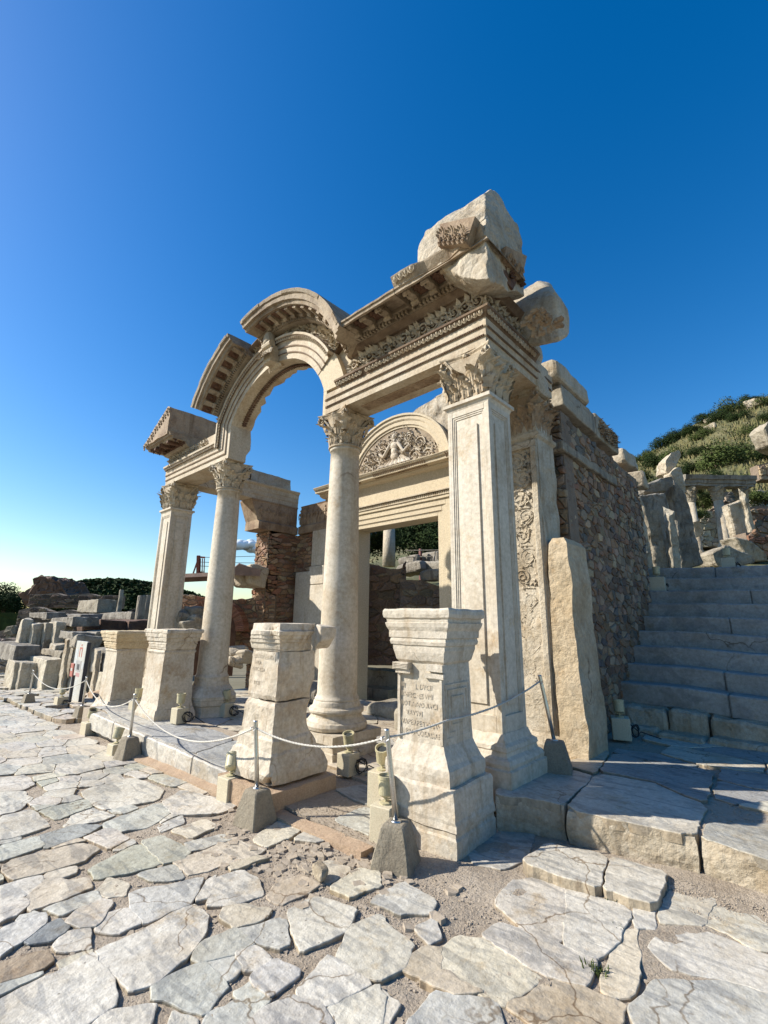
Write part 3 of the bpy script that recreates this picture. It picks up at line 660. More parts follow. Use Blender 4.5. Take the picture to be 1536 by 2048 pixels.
# egg row on the crown of arch and left beam
bm = bmesh.new(); q = offs(AP, .322)
acc = 0; last = None
for i in range(len(q)-1):
    a, b = Vector(q[i]), Vector(q[i+1]); L = (b-a).length; t = (b-a)/L; n2 = Vector((-t.y, t.x)); s = -acc
    while s+.055 < L:
        s += .055
        if s < 0: continue
        c = a+t*s; T = Vector((t.x, 0, t.y)); Nn = Vector((n2.x, -.8, n2.y)).normalized(); B = Vector((0, -1, 0))
        C3 = Vector((c.x, YF-.058, c.y)); Mx = Matrix((T, B, T.cross(B))).transposed()
        blob(bm, C3, (.012, .014, .022), 1, Mx)
        tube(bm, [C3+B*.004+T*math.cos(w_)*.022-Vector((n2.x, 0, n2.y))*(math.sin(w_)*.028) for w_ in [math.pi*k/5 for k in range(6)]], .0055, 4)
    acc = 0 if L-s > .055 else L-s
disp(bm, .002, 15, 8); part('egg_row', bm, M['marble'], arch)
# soffit carved strip
bm = bmesh.new(); ii = [i for i in range(6, len(AP)-2)]
for i in ii:
    p = Vector((AP[i][0], 3.93, AP[i][1])); t = Vector((AP[i+1][0]-AP[i][0], 0, AP[i+1][1]-AP[i][1])).normalized(); inn = Vector((t.z, 0, -t.x))
    for k in range(4):
        leaf(bm, p+t*k*.022+inn*.004, (t+Vector((0, (-1)**k, 0))).normalized(), inn, t.cross(inn), .07, .04, .35, .15, 2, 2, 5)
        leaf(bm, p+t*k*.022+inn*.004, (t+Vector((0, -(-1)**k, 0))).normalized(), inn, t.cross(inn), .06, .03, .35, .15, 2, 2, 5)
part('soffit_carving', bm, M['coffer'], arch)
# voussoir joints as thin dark lines on the face
# keystone console
bm = bmesh.new(); kx = -5.88
box(bm, (kx-.10, YF-.16, 5.50), (kx+.10, YF+.1, 5.80), .01); tube(bm, [(kx-.11, YF-.15, 5.80), (kx+.11, YF-.15, 5.80)], .06, 10)
for k in range(-2, 3): leaf(bm, (kx+k*.04, YF-.15, 5.78), (k*.12, -.1, -1), (0, -1, 0), (1, 0, 0), .27, .07, .45, .2, 4, 3, 8)
for k in range(-3, 4): leaf(bm, (kx+k*.03, YF-.05, 5.50), (k*.2, .5, -.1), (0, 0, -1), (1, 0, 0), .14, .05, .3, .2, 2, 2, 6)
disp(bm, .004, 12, 3); part('keystone', bm, M['marble'], arch)
bm = bmesh.new()  # weathered bust above the keystone
lathe(bm, 0, 0, [(0, .09), (.1, .10), (.2, .085), (.27, .05), (.30, .045), (.33, .06), (.38, .072), (.43, .06), (.46, .02)], 14)
bmesh.ops.translate(bm, verts=bm.verts, vec=(kx-.03, YF-.12, 5.80)); disp(bm, .02, 7, 3); part('worn_figure', bm, M['rockm'], arch, True)
# frieze ring over the arch
FP = AP[5:]
bm = bmesh.new(); sweep(bm, FP, [(.385, 4.10), (.385, YF+.02), (.60, YF+.02), (.60, 4.10)]); cut(bm, .12, 3); disp(bm, .012, 7, 5); rg = part('arch_frieze', bm, M['dirt_shade'], arch); bm = bmesh.new()  # dark ring holds the shade behind the foliage in its colour
q = offs(FP, .49)
r = random.Random(4)
for i in range(len(q)-1):
    c = Vector((q[i][0], YF+.02, q[i][1])); t = Vector((q[i+1][0]-q[i][0], 0, q[i+1][1]-q[i][1])); L = t.length; t.normalize(); up = Vector((-t.z, 0, t.x))
    ang = math.degrees(math.atan2(q[i][1]-4.15, q[i][0]+5.93))
    for k in range(2):
        cc = c+t*L*k/2
        spiral(bm, cc-Vector((0, .02, 0)), t, up*(1 if k else -1), .065, .011, 1.4, 1, math.pi, 12, 4)
        for z in range(7):
            a = r.uniform(0, 6.28); dv = t*math.cos(a)+up*math.sin(a); leaf(bm, cc+dv*.03-Vector((0, .01, 0)), dv, (0, -1, 0), dv.cross(Vector((0, -1, 0))), r.uniform(.06, .10), .05, .5, .4, 3, 2, 6)
disp(bm, .003, 10, 5); part('arch_foliage', bm, M['marble'], rg)
bm = bmesh.new(); sweep(bm, [p for p in FP if p[1] > 5.0], [(.60, 4.12), (.60, YF+.02), (.61, YF-.02), (.66, YF-.08), (.675, YF-.08), (.68, 4.12)]); disp(bm, .004, 8, 4)
part('bed_moulding', bm, M['dirt_shade'], rg)
# curved cornice pieces
def arc_cornice(cx, cz, Rr, a0, a1, seed, name, yb=4.12):
    n = max(6, int(abs(a1-a0)/4)); an = [math.radians(a0+(a1-a0)*k/n) for k in range(n+1)]
    prof = [(Rr-.30, yb), (Rr-.30, YF-.02), (Rr-.29, YF-.10), (Rr-.235, YF-.10), (Rr-.23, YF-.14), (Rr-.205, YF-.155), (Rr-.175, YF-.15), (Rr-.18, 3.32), (Rr-.13, 3.30), (Rr-.13, 3.265), (Rr-.06, 3.255), (Rr-.055, 3.235), (Rr, 3.225), (Rr+.003, 3.30), (Rr+.01, yb-.06), (Rr-.05, yb)]
    bm = bmesh.new(); loft(bm, [[(cx+r_*math.cos(t), y, cz+r_*math.sin(t)) for r_, y in prof] for t in an]); cut(bm, .13, 5)
    for v in bm.verts:
        if v.co.y > 4.0: v.co.y += noise.noise(v.co*5)*.06; v.co.z += noise.noise(v.co*6)*.02
    disp(bm, .007, 7, seed); c = part(name, bm, M['cornice'], temple)
    bm = bmesh.new(); bk = bmesh.new(); bd = bmesh.new(); st = .25/Rr; k = 0; t = an[0]; sg = 1 if a1 > a0 else -1; bw = .09/Rr
    def P3(r_, y, t): return Vector((cx+r_*math.cos(t), y, cz+r_*math.sin(t)))
    while (t+sg*(st+.02))*sg < an[-1]*sg:
        t0, t1 = t+sg*.03, t+sg*(.03+bw)
        bm = bmesh.new(); loft(bm, [[P3(r_, y, tt) for r_, y in ((Rr-.225, YF-.15), (Rr-.235, 3.50), (Rr-.215, 3.36), (Rr-.155, 3.36), (Rr-.15, YF-.15))] for tt in (t0, (t0+t1)/2, t1)])
        tube(bm, [P3(Rr-.235, YF-.17, t0-sg*.003), P3(Rr-.235, YF-.17, t1+sg*.003)], .032, 8); disp(bm, .004, 12, k); part('bracket', bm, M['cornice'], c)
        ta, tb = t1+sg*.008, t+sg*(st+.022)
        bk = bmesh.new(); loft(bk, [[P3(r_, y, tt) for r_, y in ((Rr-.188, YF-.17), (Rr-.188, 3.36), (Rr-.175, 3.36), (Rr-.175, YF-.17))] for tt in (ta, (ta+tb)/2, tb)])
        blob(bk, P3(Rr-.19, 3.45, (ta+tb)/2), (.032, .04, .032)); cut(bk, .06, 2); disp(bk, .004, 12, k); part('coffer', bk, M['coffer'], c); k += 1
        t += sg*st
    t = an[0]+sg*.01
    while (t+sg*.03)*sg < an[-1]*sg:
        w2 = .026/Rr*sg
        loft(bd, [[P3(r_, y, tt) for r_, y in ((Rr-.285, YF-.1), (Rr-.285, YF-.14), (Rr-.24, YF-.14), (Rr-.24, YF-.1))] for tt in (t, t+w2)]); t += sg*.045/Rr*1.1
    part('dentil_row', bd, M['cornice'], c)
    # little flutes on the lip
    bm = bmesh.new(); t = an[0]+sg*.03
    while (t+sg*.03)*sg < an[-1]*sg:
        if noise.noise(Vector((t*2.5, seed, 0))) > -.12: loft(bm, [[P3(r_, y, tt) for r_, y in ((Rr-.052, 3.235), (Rr-.052, 3.222), (Rr-.008, 3.213), (Rr-.008, 3.23))] for tt in (t, t+.012/Rr*sg)])
        t += sg*.026/Rr
    if bm.verts: part('fluting', bm, M['marble'], c)
    else: bm.free()
    return c
c1 = arc_cornice(-5.74, 4.18, 2.13, 22.8, 104.0, 41, 'curved_cornice'); c1['label'] = 'upper curved cornice piece over the crown of the arch'
c2 = arc_cornice(-6.02, 4.37, 1.96, 109, 154, 42, 'curved_cornice'); c2['label'] = 'lower curved cornice piece on the left shoulder of the arch'
# infill face between arch frieze and cornice on the left, restored pieces at right
bm = bmesh.new()
a = [math.radians(t) for t in range(105, 160, 6)]
loft(bm, [[(-6.0+1.62*math.cos(t), y, 4.33+1.62*math.sin(t)) for y in (YF+.05, 4.1)]+[(-6.0+1.80*math.cos(t), y, 4.33+1.80*math.sin(t)) for y in (4.1, YF+.05)] for t in a]); cut(bm, .12, 4); disp(bm, .014, 7, 4)
part('rough_core', bm, M['dirt_shade'], arch)  # dark tone paints the shade of the down-facing left shoulder
bm = bmesh.new()
a = [math.radians(33-k*1.55) for k in range(9)]
inner = [(-5.93+1.40*math.cos(t), 4.15+1.40*math.sin(t)) for t in a]+[(-4.62, 4.60)]
sweep(bm, inner, [(0, 4.12), (0, YF+.008), (.40, YF+.008), (.40, 4.12)])
res = part('restored_ring', bm, M['restored'], arch)
bm = bmesh.new(); box(bm, (-4.62, YF+.01, ZA+.0), (-4.551, 4.12, ZA+.39)); part('restored_joint', bm, M['restored'], arch)
bm = bmesh.new()
pl_ = [(-4.50, ZA+.39), (-3.98, ZA+.39), (-3.98, ZC), (-3.9, ZC+.1), (-4.4, 5.55), (-4.9, 5.6), (-5.2, 5.5), (-4.9, 5.2)]
loft(bm, [[(x, YF+.10, z) for x, z in pl_], [(x, 4.11, z) for x, z in pl_]]); part('restored_spandrel', bm, M['restored'], arch)
# ---------- left beam: frieze and broken gable end
bm = bmesh.new(); box(bm, (-9.68, YF, ZA+.386), (-7.62, 4.12, ZA+.60)); cut(bm, .2, 4)
foliage_band(bm, (-9.66, YF, 0), (-7.95, YF, 0), (0, -1, 0), ZA+.40, ZA+.60, 1.2, 8, 1.0); disp(bm, .004, 10, 3); part('frieze', bm, M['marble'], temple)
gb = emp('gable_end', None, None); del_ = None
gb.parent = temple
bm = bmesh.new(); X0, X1 = -9.72, -8.72
lv = [(ZA+.60, 0), (ZA+.62, .05), (ZA+.67, .09), (ZA+.70, .10), (ZA+.70, .34), (ZA+.74, .36), (ZA+.745, .40), (ZA+.80, .42), (ZA+.82, .44), (ZA+.825, .1)]
loft(bm, [footc(d, z, X0-min(d, .2), X1, 4.12) for z, d in lv]); cut(bm, .12, 5); disp(bm, .008, 7, 4)
part('gable_cornice', bm, M['cornice'], gb)
bm = bmesh.new()
for k in range(3): 
    x = -9.6+k*.3; box(bm, (x, YF-.36, ZA+.64), (x+.09, YF-.1, ZA+.70), .01)
for k in range(19): box(bm, (-9.68+k*.05, YF-.135, ZA+.655), (-9.652+k*.05, YF-.09, ZA+.695), .003)
for k in range(60): leaf(bm, (R0.uniform(-9.7, -8.75), R0.uniform(YF-.34, YF-.14), ZA+.70), (R0.uniform(-1, 1), R0.uniform(-1, 1), 0), (0, 0, -1), (0, 1, 0), .09, .06, .5, .6, 2, 2, 5)
part('gable_brackets', bm, M['coffer'], gb)
# raking wedge
a_ = pY(303, 874, 3.26); b_ = pY(337, 814, 3.26); c_ = pY(336, 850, 3.26)
bm = bmesh.new()
tri = [(-9.92, 5.02), (-9.98, 5.06), (b_.x-.02, b_.z+.02), (b_.x+.08, b_.z-.02), (b_.x+.10, 5.02)]
loft(bm, [[(x, y, z-(y-3.26)*.0) for x, z in tri] for y in (3.26, 3.7, 4.1, 4.4)]); cut(bm, .12, 5)
for v in bm.verts:
    if v.co.y > 4.2: v.co.z -= (v.co.y-4.2)*.35+noise.noise(v.co*6)*.05
disp(bm, .016, 6, 5); rk = part('raking_block', bm, M['brownm'], gb)
bm = bmesh.new()
for k in range(14):
    t = k/13; p = Vector((-9.95, 3.25, 5.07)).lerp(Vector((b_.x, 3.25, b_.z)), t)
    leaf(bm, p-Vector((-.04, 0, .10)), (.3*(-1)**k, -.1, .9), (-.1, -1, 0), (1, 0, .5), .07, .07, .4, .2, 2, 2, 5)
    blob(bm, p-Vector((-.08, .0, .12)), (.03, .015, .03)); blob(bm, p-Vector((-.05, .0, .07)), (.02, .015, .03))
disp(bm, .006, 12, 3); part('raking_leaves', bm, M['brownm'], gb)
# ---------- left side beam and left wall
bm = bmesh.new(); XL = -9.15
def lfoot(d, z): return [(XL-.45, 4.13, z), (XL+d, 4.13, z), (XL+d, 6.70, z), (XL-.45, 6.70, z)]
loft(bm, [lfoot(0, ZA), lfoot(0, ZA+.10), lfoot(.012, ZA+.11), lfoot(.012, ZA+.20), lfoot(.024, ZA+.21), lfoot(.03, ZA+.30), lfoot(.07, ZA+.35), lfoot(.07, ZA+.38)]); cut(bm, .25, 4); disp(bm, .006, 5, 6)
part('side_beam', bm, M['marble'], temple)
rock('beam_top_block', boxpts((XL-.42, 5.35, ZA+.385), (XL+.0, 6.45, ZA+.66), .03, 3), M['rockm'], temple, .08, .012, 5, 36, .012)
rock('beam_top_block', boxpts((XL-.42, 4.7, ZA+.385), (XL+.02, 5.33, ZA+.60), .05, 4), M['rockm'], temple, .08, .03, 5, 37, .04)
def figures(bm, O, t, n_, L, H, seed):
    """row of small draped figures in low relief"""
    O, t, n_ = map(Vector, (O, t, n_)); r = random.Random(seed); k = int(L/(H*.36)); mx = Matrix((t, n_, Vector((0, 0, 1)))).transposed()
    for i in range(k):
        x = (i+.5)*L/k+r.uniform(-.02, .02); h = H*r.uniform(.8, .95); b = O+t*x
        blob(bm, b+Vector((0, 0, h*.90)), (h*.075, .025, h*.085), 1, mx)
        blob(bm, b+Vector((0, 0, h*.66)), (h*.12, .028, h*.17), 1, mx); blob(bm, b+Vector((0, 0, h*.42)), (h*.10, .022, h*.14), 1, mx)
        for s in (-1, 1):
            blob(bm, b+t*s*h*.055+Vector((0, 0, h*.2)), (h*.045, .02, h*.22), 1, mx)
            a = r.uniform(-.5, .9); tube(bm, [b+t*s*h*.11+Vector((0, 0, h*.76))+n_*.01, b+t*s*h*(.17+.05*a)+Vector((0, 0, h*(.6+.05*a)))+n_*.015, b+t*s*h*(.15+.1*a)+Vector((0, 0, h*(.46+.25*a)))+n_*.015], h*.03, 5)
bm = bmesh.new()
loft(bm, [[(-9.66, 5.60-(.18 if z > 3.8 else 0), z), (XL+d, 5.60-(.18 if z > 3.8 else 0), z), (XL+d, 6.70, z), (-9.66, 6.70, z)] for z, d in ((3.55, .06), (3.72, .06), (3.74, .03), (3.76, .0), (ZA-.04, .0), (ZA-.03, .02), (ZA-.003, .02))])
loft(bm, [[(-9.0+d*0, 6.70-d, z), (-7.95, 6.70-d, z), (-7.95, 6.9, z), (-9.2, 6.9, z)] for z, d in ((3.55, .06), (3.72, .06), (3.74, .03), (3.76, .0), (ZA-.04, .0), (ZA-.003, .02))])
cut(bm, .2, 4)
figures(bm, (XL+.0, 5.62, 3.77), (0, 1, 0), (1, 0, 0), 1.02, .42, 1); figures(bm, (-9.1, 6.70, 3.77), (1, 0, 0), (0, -1, 0), 1.1, .42, 2)
disp(bm, .006, 9, 7); part('figure_frieze', bm, M['brownm'], temple)
# masonry pier of rubble and brick (left wall)
lw = rubble('side_wall', (-9.66, 5.93, -.2), (1, 0, 0), (0, 0, 1), (0, -1, 0), .53, 3.74, .16, .085, None, temple, PAL_B, 5, .03)
lw['label'] = 'narrow wall of brick and rubble courses behind the left round column'
rubble('wall_face', (XL+.02, 5.94, -.2), (0, 1, 0), (0, 0, 1), (1, 0, 0), .80, 3.74, .26, .10, None, lw, PAL_B, 6, .035)
rubble('wall_face', (-9.13, 6.73, -.2), (1, 0, 0), (0, 0, 1), (0, -1, 0), .72, 3.74, .24, .10, None, lw, PAL_B, 7, .035)
bm = bmesh.new()
box(bm, (-8.95, 6.60, -.1), (-8.42, 6.70, 2.62), .008); box(bm, (-8.41, 6.58, -.1), (-7.90, 6.70, 2.30), .01); box(bm, (-8.41, 6.575, 2.31), (-7.90, 6.70, 2.72), .01); box(bm, (-8.41, 6.62, 2.73), (-7.9, 6.72, 3.55), .008)
cut(bm, .3, 3); disp(bm, .005, 5, 8); part('wall_panel', bm, M['smooth'], temple)
# ---------- back wall with doorway and lunette
YB = 6.70; DX = -5.90; DW = 1.05; ZL = 3.40
bm = bmesh.new()
def dframe(o0, o1, y):  # frame ring between offsets
    for s in (-1, 1): box(bm, (DX+s*(DW+o0), y, -.1), (DX+s*(DW+o1), YB+.35, ZL+(o0+o1)/2*0+o1), .004)
    box(bm, (DX-DW-o0, y, ZL+o0), (DX+DW+o0, YB+.349, ZL+o1-.001), .004)
dframe(0, .09, YB-.04); dframe(.09, .19, YB-.055); dframe(.19, .30, YB-.07); dframe(.30, .36, YB-.10)
cut(bm, .3, 3); disp(bm, .003, 4, 9); door = part('door_frame', bm, M['restored'], temple)
bm = bmesh.new()
for z, y in ((ZL+.09, YB-.057), (ZL+.19, YB-.072), (ZL+.375, YB-.11)):
    for k in range(95): blob(bm, (DX-1.15+k*.0245, y, z), (.010, .008, .009), 0)
box(bm, (DX-1.55, YB-.12, ZL+.36), (DX+1.55, YB+.3, ZL+.40), .004)
for k in range(60): leaf(bm, (DX-1.5+k*.05, YB-.12, ZL+.37), (0, -.2, 1), (0, -1, 0), (1, 0, 0), .06, .045, .3, .2, 1, 2, 4)
box(bm, (DX-1.55, YB-.16, ZL+.43), (DX+1.55, YB+.3, ZL+.46), .004); part('lintel_ornament', bm, M['marble'], door)
bm = bmesh.new(); box(bm, (DX-1.6, YB-.02, ZL+.46), (DX+1.6, YB+.3, ZL+.90)); part('plain_frieze', bm, M['restored'], temple)
bm = bmesh.new()   # cornice over door, running on to the left
prof_ = [(ZL+.89, .03), (ZL+.91, .10), (ZL+.94, .13), (ZL+.96, .13), (ZL+.965, .26), (ZL+1.02, .27), (ZL+1.03, .30), (ZL+1.07, .33), (ZL+1.08, .33), (ZL+1.085, .0)]
loft(bm, [[(DX-2.25, YB-d, z), (DX+1.72, YB-d, z), (DX+1.72, YB+.3, z), (DX-2.25, YB+.3, z)] for z, d in prof_]); cut(bm, .2, 4); disp(bm, .008, 6, 10)
bc = part('door_cornice', bm, M['restored'], temple)
bm = bmesh.new()
for k in range(70):
    x = DX-1.55+k*.045
    if noise.noise(Vector((x*1.6, 1, 0))) > -.05: leaf(bm, (x, YB-.27, ZL+.98), (0, -.3, 1), (0, -1, 0), (1, 0, 0), .085, .04, .3, .3, 2, 2, 5); blob(bm, (x, YB-.2, ZL+.955), (.015, .04, .012), 0)
part('cornice_carving', bm, M['brownm'], bc)
bm = bmesh.new()   # scroll consoles
for s in (-1, 1):
    x = DX+s*1.72; 
    box(bm, (x-.09, YB-.16, ZL+.35), (x+.09, YB, ZL+.85), .01); tube(bm, [(x-.1, YB-.15, ZL+.78), (x+.1, YB-.15, ZL+.78)], .09, 12); tube(bm, [(x-.1, YB-.08, ZL+.30), (x+.1, YB-.08, ZL+.30)], .05, 10)
    for k in range(5): leaf(bm, (x-.07+k*.035, YB-.20, ZL+.75), (0, .2, -1), (0, -1, 0), (1, 0, 0), .42, .05, .2, .1, 4, 2, 8)
    leaf(bm, (x, YB-.06, ZL+.30), (0, 0, -1), (0, -1, 0), (1, 0, 0), .3, .14, .2, .1, 3, 3, 7)
disp(bm, .003, 12, 5); part('console', bm, M['brownm'], bc)
bm = bmesh.new(); box(bm, (DX-2.2, YB+.005, ZL+.3), (DX-1.6, YB+.3, ZL+.89)); box(bm, (DX+1.4, YB+.01, -.1), (DX+3.1, YB+.34, ZL+.88)); cut(bm, .3, 3); disp(bm, .004, 5, 5); part('back_wall', bm, M['smooth'], temple)
# lunette
ZT = ZL+1.085; cxT = DX; Rt = 1.12; kz = .80
def el(a, k=1.0, e=0): return (cxT+(Rt+e)*math.cos(a)*k, ZT+(Rt*kz+e)*math.sin(a)*k)
bm = bmesh.new(); an = [math.pi*k/28 for k in range(29)]
bq = bmesh.new(); loft(bq, [[(x, y, z) for x, z in [el(a) for a in an]] for y in (YB-.03, YB+.2)])
r = random.Random(9)
def scroll(x, z, R_, s, a0): spiral(bm, (x, YB-.045, z), (1, 0, 0), (0, 0, 1), R_, .018, 1.7, s, a0, 22, 5)
for s in (-1, 1):
    for (dx, dz, R_) in ((.82, .16, .15), (.50, .22, .18), (.64, .50, .14), (.30, .52, .12), (.36, .75, .10), (.12, .80, .08), (.92, .05, .07), (.22, .14, .12)):
        scroll(cxT+s*dx, ZT+dz*kz+.03, R_, s, r.uniform(0, 6))
        for q in range(9):
            a = q*.7+r.uniform(-.2, .2); dv = Vector((math.cos(a), 0, math.sin(a))); c = Vector((cxT+s*dx, YB-.035, ZT+dz*kz+.03))+dv*R_*.55
            leaf(bm, c, dv, (0, -1, 0), dv.cross(Vector((0, -1, 0))), R_*.75, R_*.45, .5, .35, 3, 2, 6)
# half-length nude figure among the scrolls with spread arms
for q in range(260):
    a_ = r.uniform(.05, 3.09); rr_ = math.sqrt(r.uniform(.05, .93)); x_, z_ = cxT+Rt*math.cos(a_)*rr_, ZT+Rt*kz*math.sin(a_)*rr_; b__ = r.uniform(0, 6.28); dv = Vector((math.cos(b__), 0, math.sin(b__)))
    if abs(x_-cxT) > .13: leaf(bm, (x_, YB-.03, z_), dv, (0, -1, 0), dv.cross(Vector((0, -1, 0))), r.uniform(.06, .11), .05, .5, .35, 3, 2, 5)
def fb(dx, dz, rx, ry, rz): blob(bm, (cxT+dx, YB-.06, ZT+dz), (rx, ry, rz), 2)
fb(0, .74, .055, .05, .07); fb(0, .64, .035, .035, .05); fb(0, .53, .11, .055, .09); fb(0, .42, .085, .05, .10); fb(0, .31, .10, .05, .09)
for s in (-1, 1):
    tube(bm, [(cxT+s*.10, YB-.07, ZT+.58), (cxT+s*.20, YB-.085, ZT+.44), (cxT+s*.27, YB-.09, ZT+.34)], .038, 8, .75); tube(bm, [(cxT+s*.27, YB-.09, ZT+.34), (cxT+s*.40, YB-.09, ZT+.44)], .03, 8, .7)
    for q in range(4): leaf(bm, (cxT+s*(.03+.05*q), YB-.06, ZT+.30), (s*(.2+.35*q), 0, -1), (0, -1, 0), (1, 0, 0), .26, .10, .4, .3, 4, 2, 7)
for q in range(9): blob(bm, (cxT+math.cos(q*.7)*.07, YB-.07, ZT+.77+math.sin(q*.7)*.055), (.025, .03, .025), 1)
disp(bm, .003, 14, 5); lun = part('lunette_relief', bq, M['cornice'], temple); part('figure_and_scrolls', bm, M['ped'], lun); lun['label'] = 'half-round relief of a figure amid leafy scrolls above the doorway'  # darker backing paints the shadow behind figure and scrolls
bm = bmesh.new()
def band(e0, e1, y): loft(bm, [[(x, yy, z) for (x, z), yy in ((el(a, 1, e0), YB+.2), (el(a, 1, e0), y), (el(a, 1, e1), y), (el(a, 1, e1), YB+.2))] for a in an])
band(0, .05, YB-.05); band(.05, .14, YB-.075); band(.14, .155, YB-.09); band(.155, .23, YB-.10); band(.23, .27, YB-.13); cut(bm, .2, 3)
disp(bm, .006, 6, 3); part('lunette_surround', bm, M['restored'], lun)
bm = bmesh.new(); hull(bm, [(DX+.1, YB+.1, ZT+1.0), (DX+.25, YB+.0, ZT+1.13), (DX+1.33, YB-.02, ZT+1.35), (DX+1.38, YB-.02, ZT+.45), (DX+1.1, YB+.0, ZT+.5), (DX+1.33, YB+.4, ZT+1.3), (DX+1.38, YB+.4, ZT+.4), (DX+.1, YB+.4, ZT+.9), (DX+1.0, YB-.01, ZT+1.26)])
bmesh.ops.triangulate(bm, faces=bm.faces[:]); cut(bm, .07); disp(bm, .03, 4, 3); part('rough_block', bm, M['rockm'], temple)
for s in (-1, 1):
    bm = bmesh.new(); x = DX+s*1.62
    for k, o in enumerate((0, .02, .035)): box(bm, (x-.22+k*.06, YB-.03-o, ZT), (x+.22-(0 if s > 0 else k*.0), YB+.25-k*.001, ZT+.50-k*.0015), .005)
    box(bm, (x-.27, YB-.10, ZT+.50), (x+.25, YB+.25, ZT+.57), .008); cut(bm, .15, 3); disp(bm, .006, 6, s+2); part('upper_block', bm, M['marble'], temple)
# ---------- carved anta behind the right pier
bm = bmesh.new(); AX0, AX1, AY = -2.56, -2.11, 4.86
stack(bm, (AX0+AX1)/2, AY+.22, [(.15, .29, .28), (.33, .29, .28), (.35, .27, .26), (.40, .26, .25), (.43, .235, .225), (3.60, .225, .22), (3.63, .25, .245), (3.67, .255, .25), (3.68, .225, .22), (ZA-.05, .225, .22)])
cut(bm, .12, 5)
for v in bm.verts:
    if v.co.z < 3.3: v.co.y += noise.noise(v.co*5)*.012; v.co.x += (noise.noise(v.co*4)*.025 if v.co.x > AX1-.03 else 0)
disp(bm, .008, 6, 9); anta = part('carved_anta', bm, M['rockm'], temple)
bm = bmesh.new(); r = random.Random(3)
box(bm, (AX0+.02, AY-.035, .45), (AX0+.07, AY+.01, 3.5), .008); box(bm, (AX1-.085, AY-.05, .45), (AX1-.01, AY+.02, 3.5), .01); box(bm, (AX0+.02, AY-.036, 3.5), (AX1-.01, AY+.01, 3.58), .006)
cut(bm, .12, 4); disp(bm, .006, 8, 3)
z = 3.36; k = 0
while z > .6:
    s = 1 if k % 2 else -1; cx_ = (AX0+AX1)/2-.01; A_ = 1.0 if z > 2.75 else (.5 if z > 1.9 else .28)
    spiral(bm, (cx_+s*.03+r.uniform(-.01, .01), AY-.006*A_, z), (1, 0, 0), (0, 0, 1), .11*r.uniform(.85, 1.05), .011*A_+.003, 1.7, s, r.uniform(0, 6), 22, 5)
    tube(bm, [(cx_-s*.09, AY-.004, z-.12), (cx_+s*.02, AY-.012*A_, z-.11), (cx_+s*.11, AY-.006, z-.02)], .009*A_+.002, 5)
    for q in range(int(4+14*A_)):
        a = r.uniform(0, 6.28); dv = Vector((math.cos(a), 0, math.sin(a))); rr = r.uniform(.02, .10); leaf(bm, (cx_+dv.x*rr, AY-.003, z+dv.z*rr), dv, (0, -1, 0), dv.cross(Vector((0, -1, 0))), .07*(.5+.5*A_), .05, .5, .4*A_, 3, 2, 6)
    z -= .235*r.uniform(.9, 1.1); k += 1
part('scroll_carving', bm, M['rockm'], anta)
capital('capital', (AX0+AX1)/2, AY+.2, .21, .19, 3.68, ZA-.01, anta, False, 77, M['brownm'], ab=1.2)
# ---------- side wall of rubble (right), stepping up the stairs
XW = -2.10
def wtop(a): return 4.22 if a < 1.2 else (4.18 if a < 2.4 else 4.15+.0*a-(.25*max(0, a-4.5)))
sw = rubble('side_wall', (XW, 5.56, -.1), (0, 1, 0), (0, 0, 1), (1, 0, 0), 3.4, 4.36, .19, .11, None, temple, PAL_R, 15, .02, topf=wtop, back=.45)
sw['label'] = 'long rubble wall climbing beside the marble stairs'
rubble('wall_face', (XW-.45, 5.54, -.1), (1, 0, 0), (0, 0, 1), (0, -1, 0), .47, 4.28, .24, .15, None, sw, PAL_R, 16, .05)
bm = bmesh.new(); box(bm, (XW-.1, 5.40, 3.60), (XW+.07, 7.5, 3.72), .012); box(bm, (XW-.45, 5.43, 3.56), (XW-.1, 5.7, 3.73), .03); cut(bm, .12, 5); disp(bm, .01, 6, 3); part('stone_course', bm, M['grey'], sw)
for i, (lo, hi, lab, be) in enumerate((((XW-.4, 5.56, 4.24), (XW+.05, 6.80, 4.56), None, .015), ((XW-.48, 5.42, 4.60), (XW+.08, 6.55, 4.88), None, .05), ((XW-.4, 6.83, 4.24), (XW+.05, 7.9, 4.60), None, .02))):
    rock('wall_cap_block', boxpts(lo, hi, .015, i+10), M['grey'] if i != 1 else M['rockm'], sw, .09, .012, 5, 50+i, be)
bm = bmesh.new()
for k in range(60): leaf(bm, (XW+.055, R0.uniform(6.95, 7.8), R0.uniform(4.3, 4.52)), (0, R0.uniform(-1, 1), R0.uniform(-1, 1)), (1, 0, 0), (0, 1, 0), .10, .06, .4, .4, 2, 2, 5)
part('worn_carving', bm, M['brownm'], sw)
rock('loose_cap', boxpts((XW-.4, 8.35, 4.2), (XW+.02, 8.95, 4.55), .05, 21), M['rockm'], sw, .08, .02, 5, 60, .03)
rubble('wall_face', (XW-.2, 8.96, 2.1), (0, 1, 0), (0, 0, 1), (1, 0, 0), .95, 2.05, .19, .11, None, sw, PAL_R, 19, .02, topf=lambda a: 2.0-.25*a, back=.3)
rock('loose_cap', boxpts((XW-.35, 9.25, 4.02), (XW+.03, 9.6, 4.36), .04, 22), M['rockm'], sw, .08, .015, 5, 61, .03)
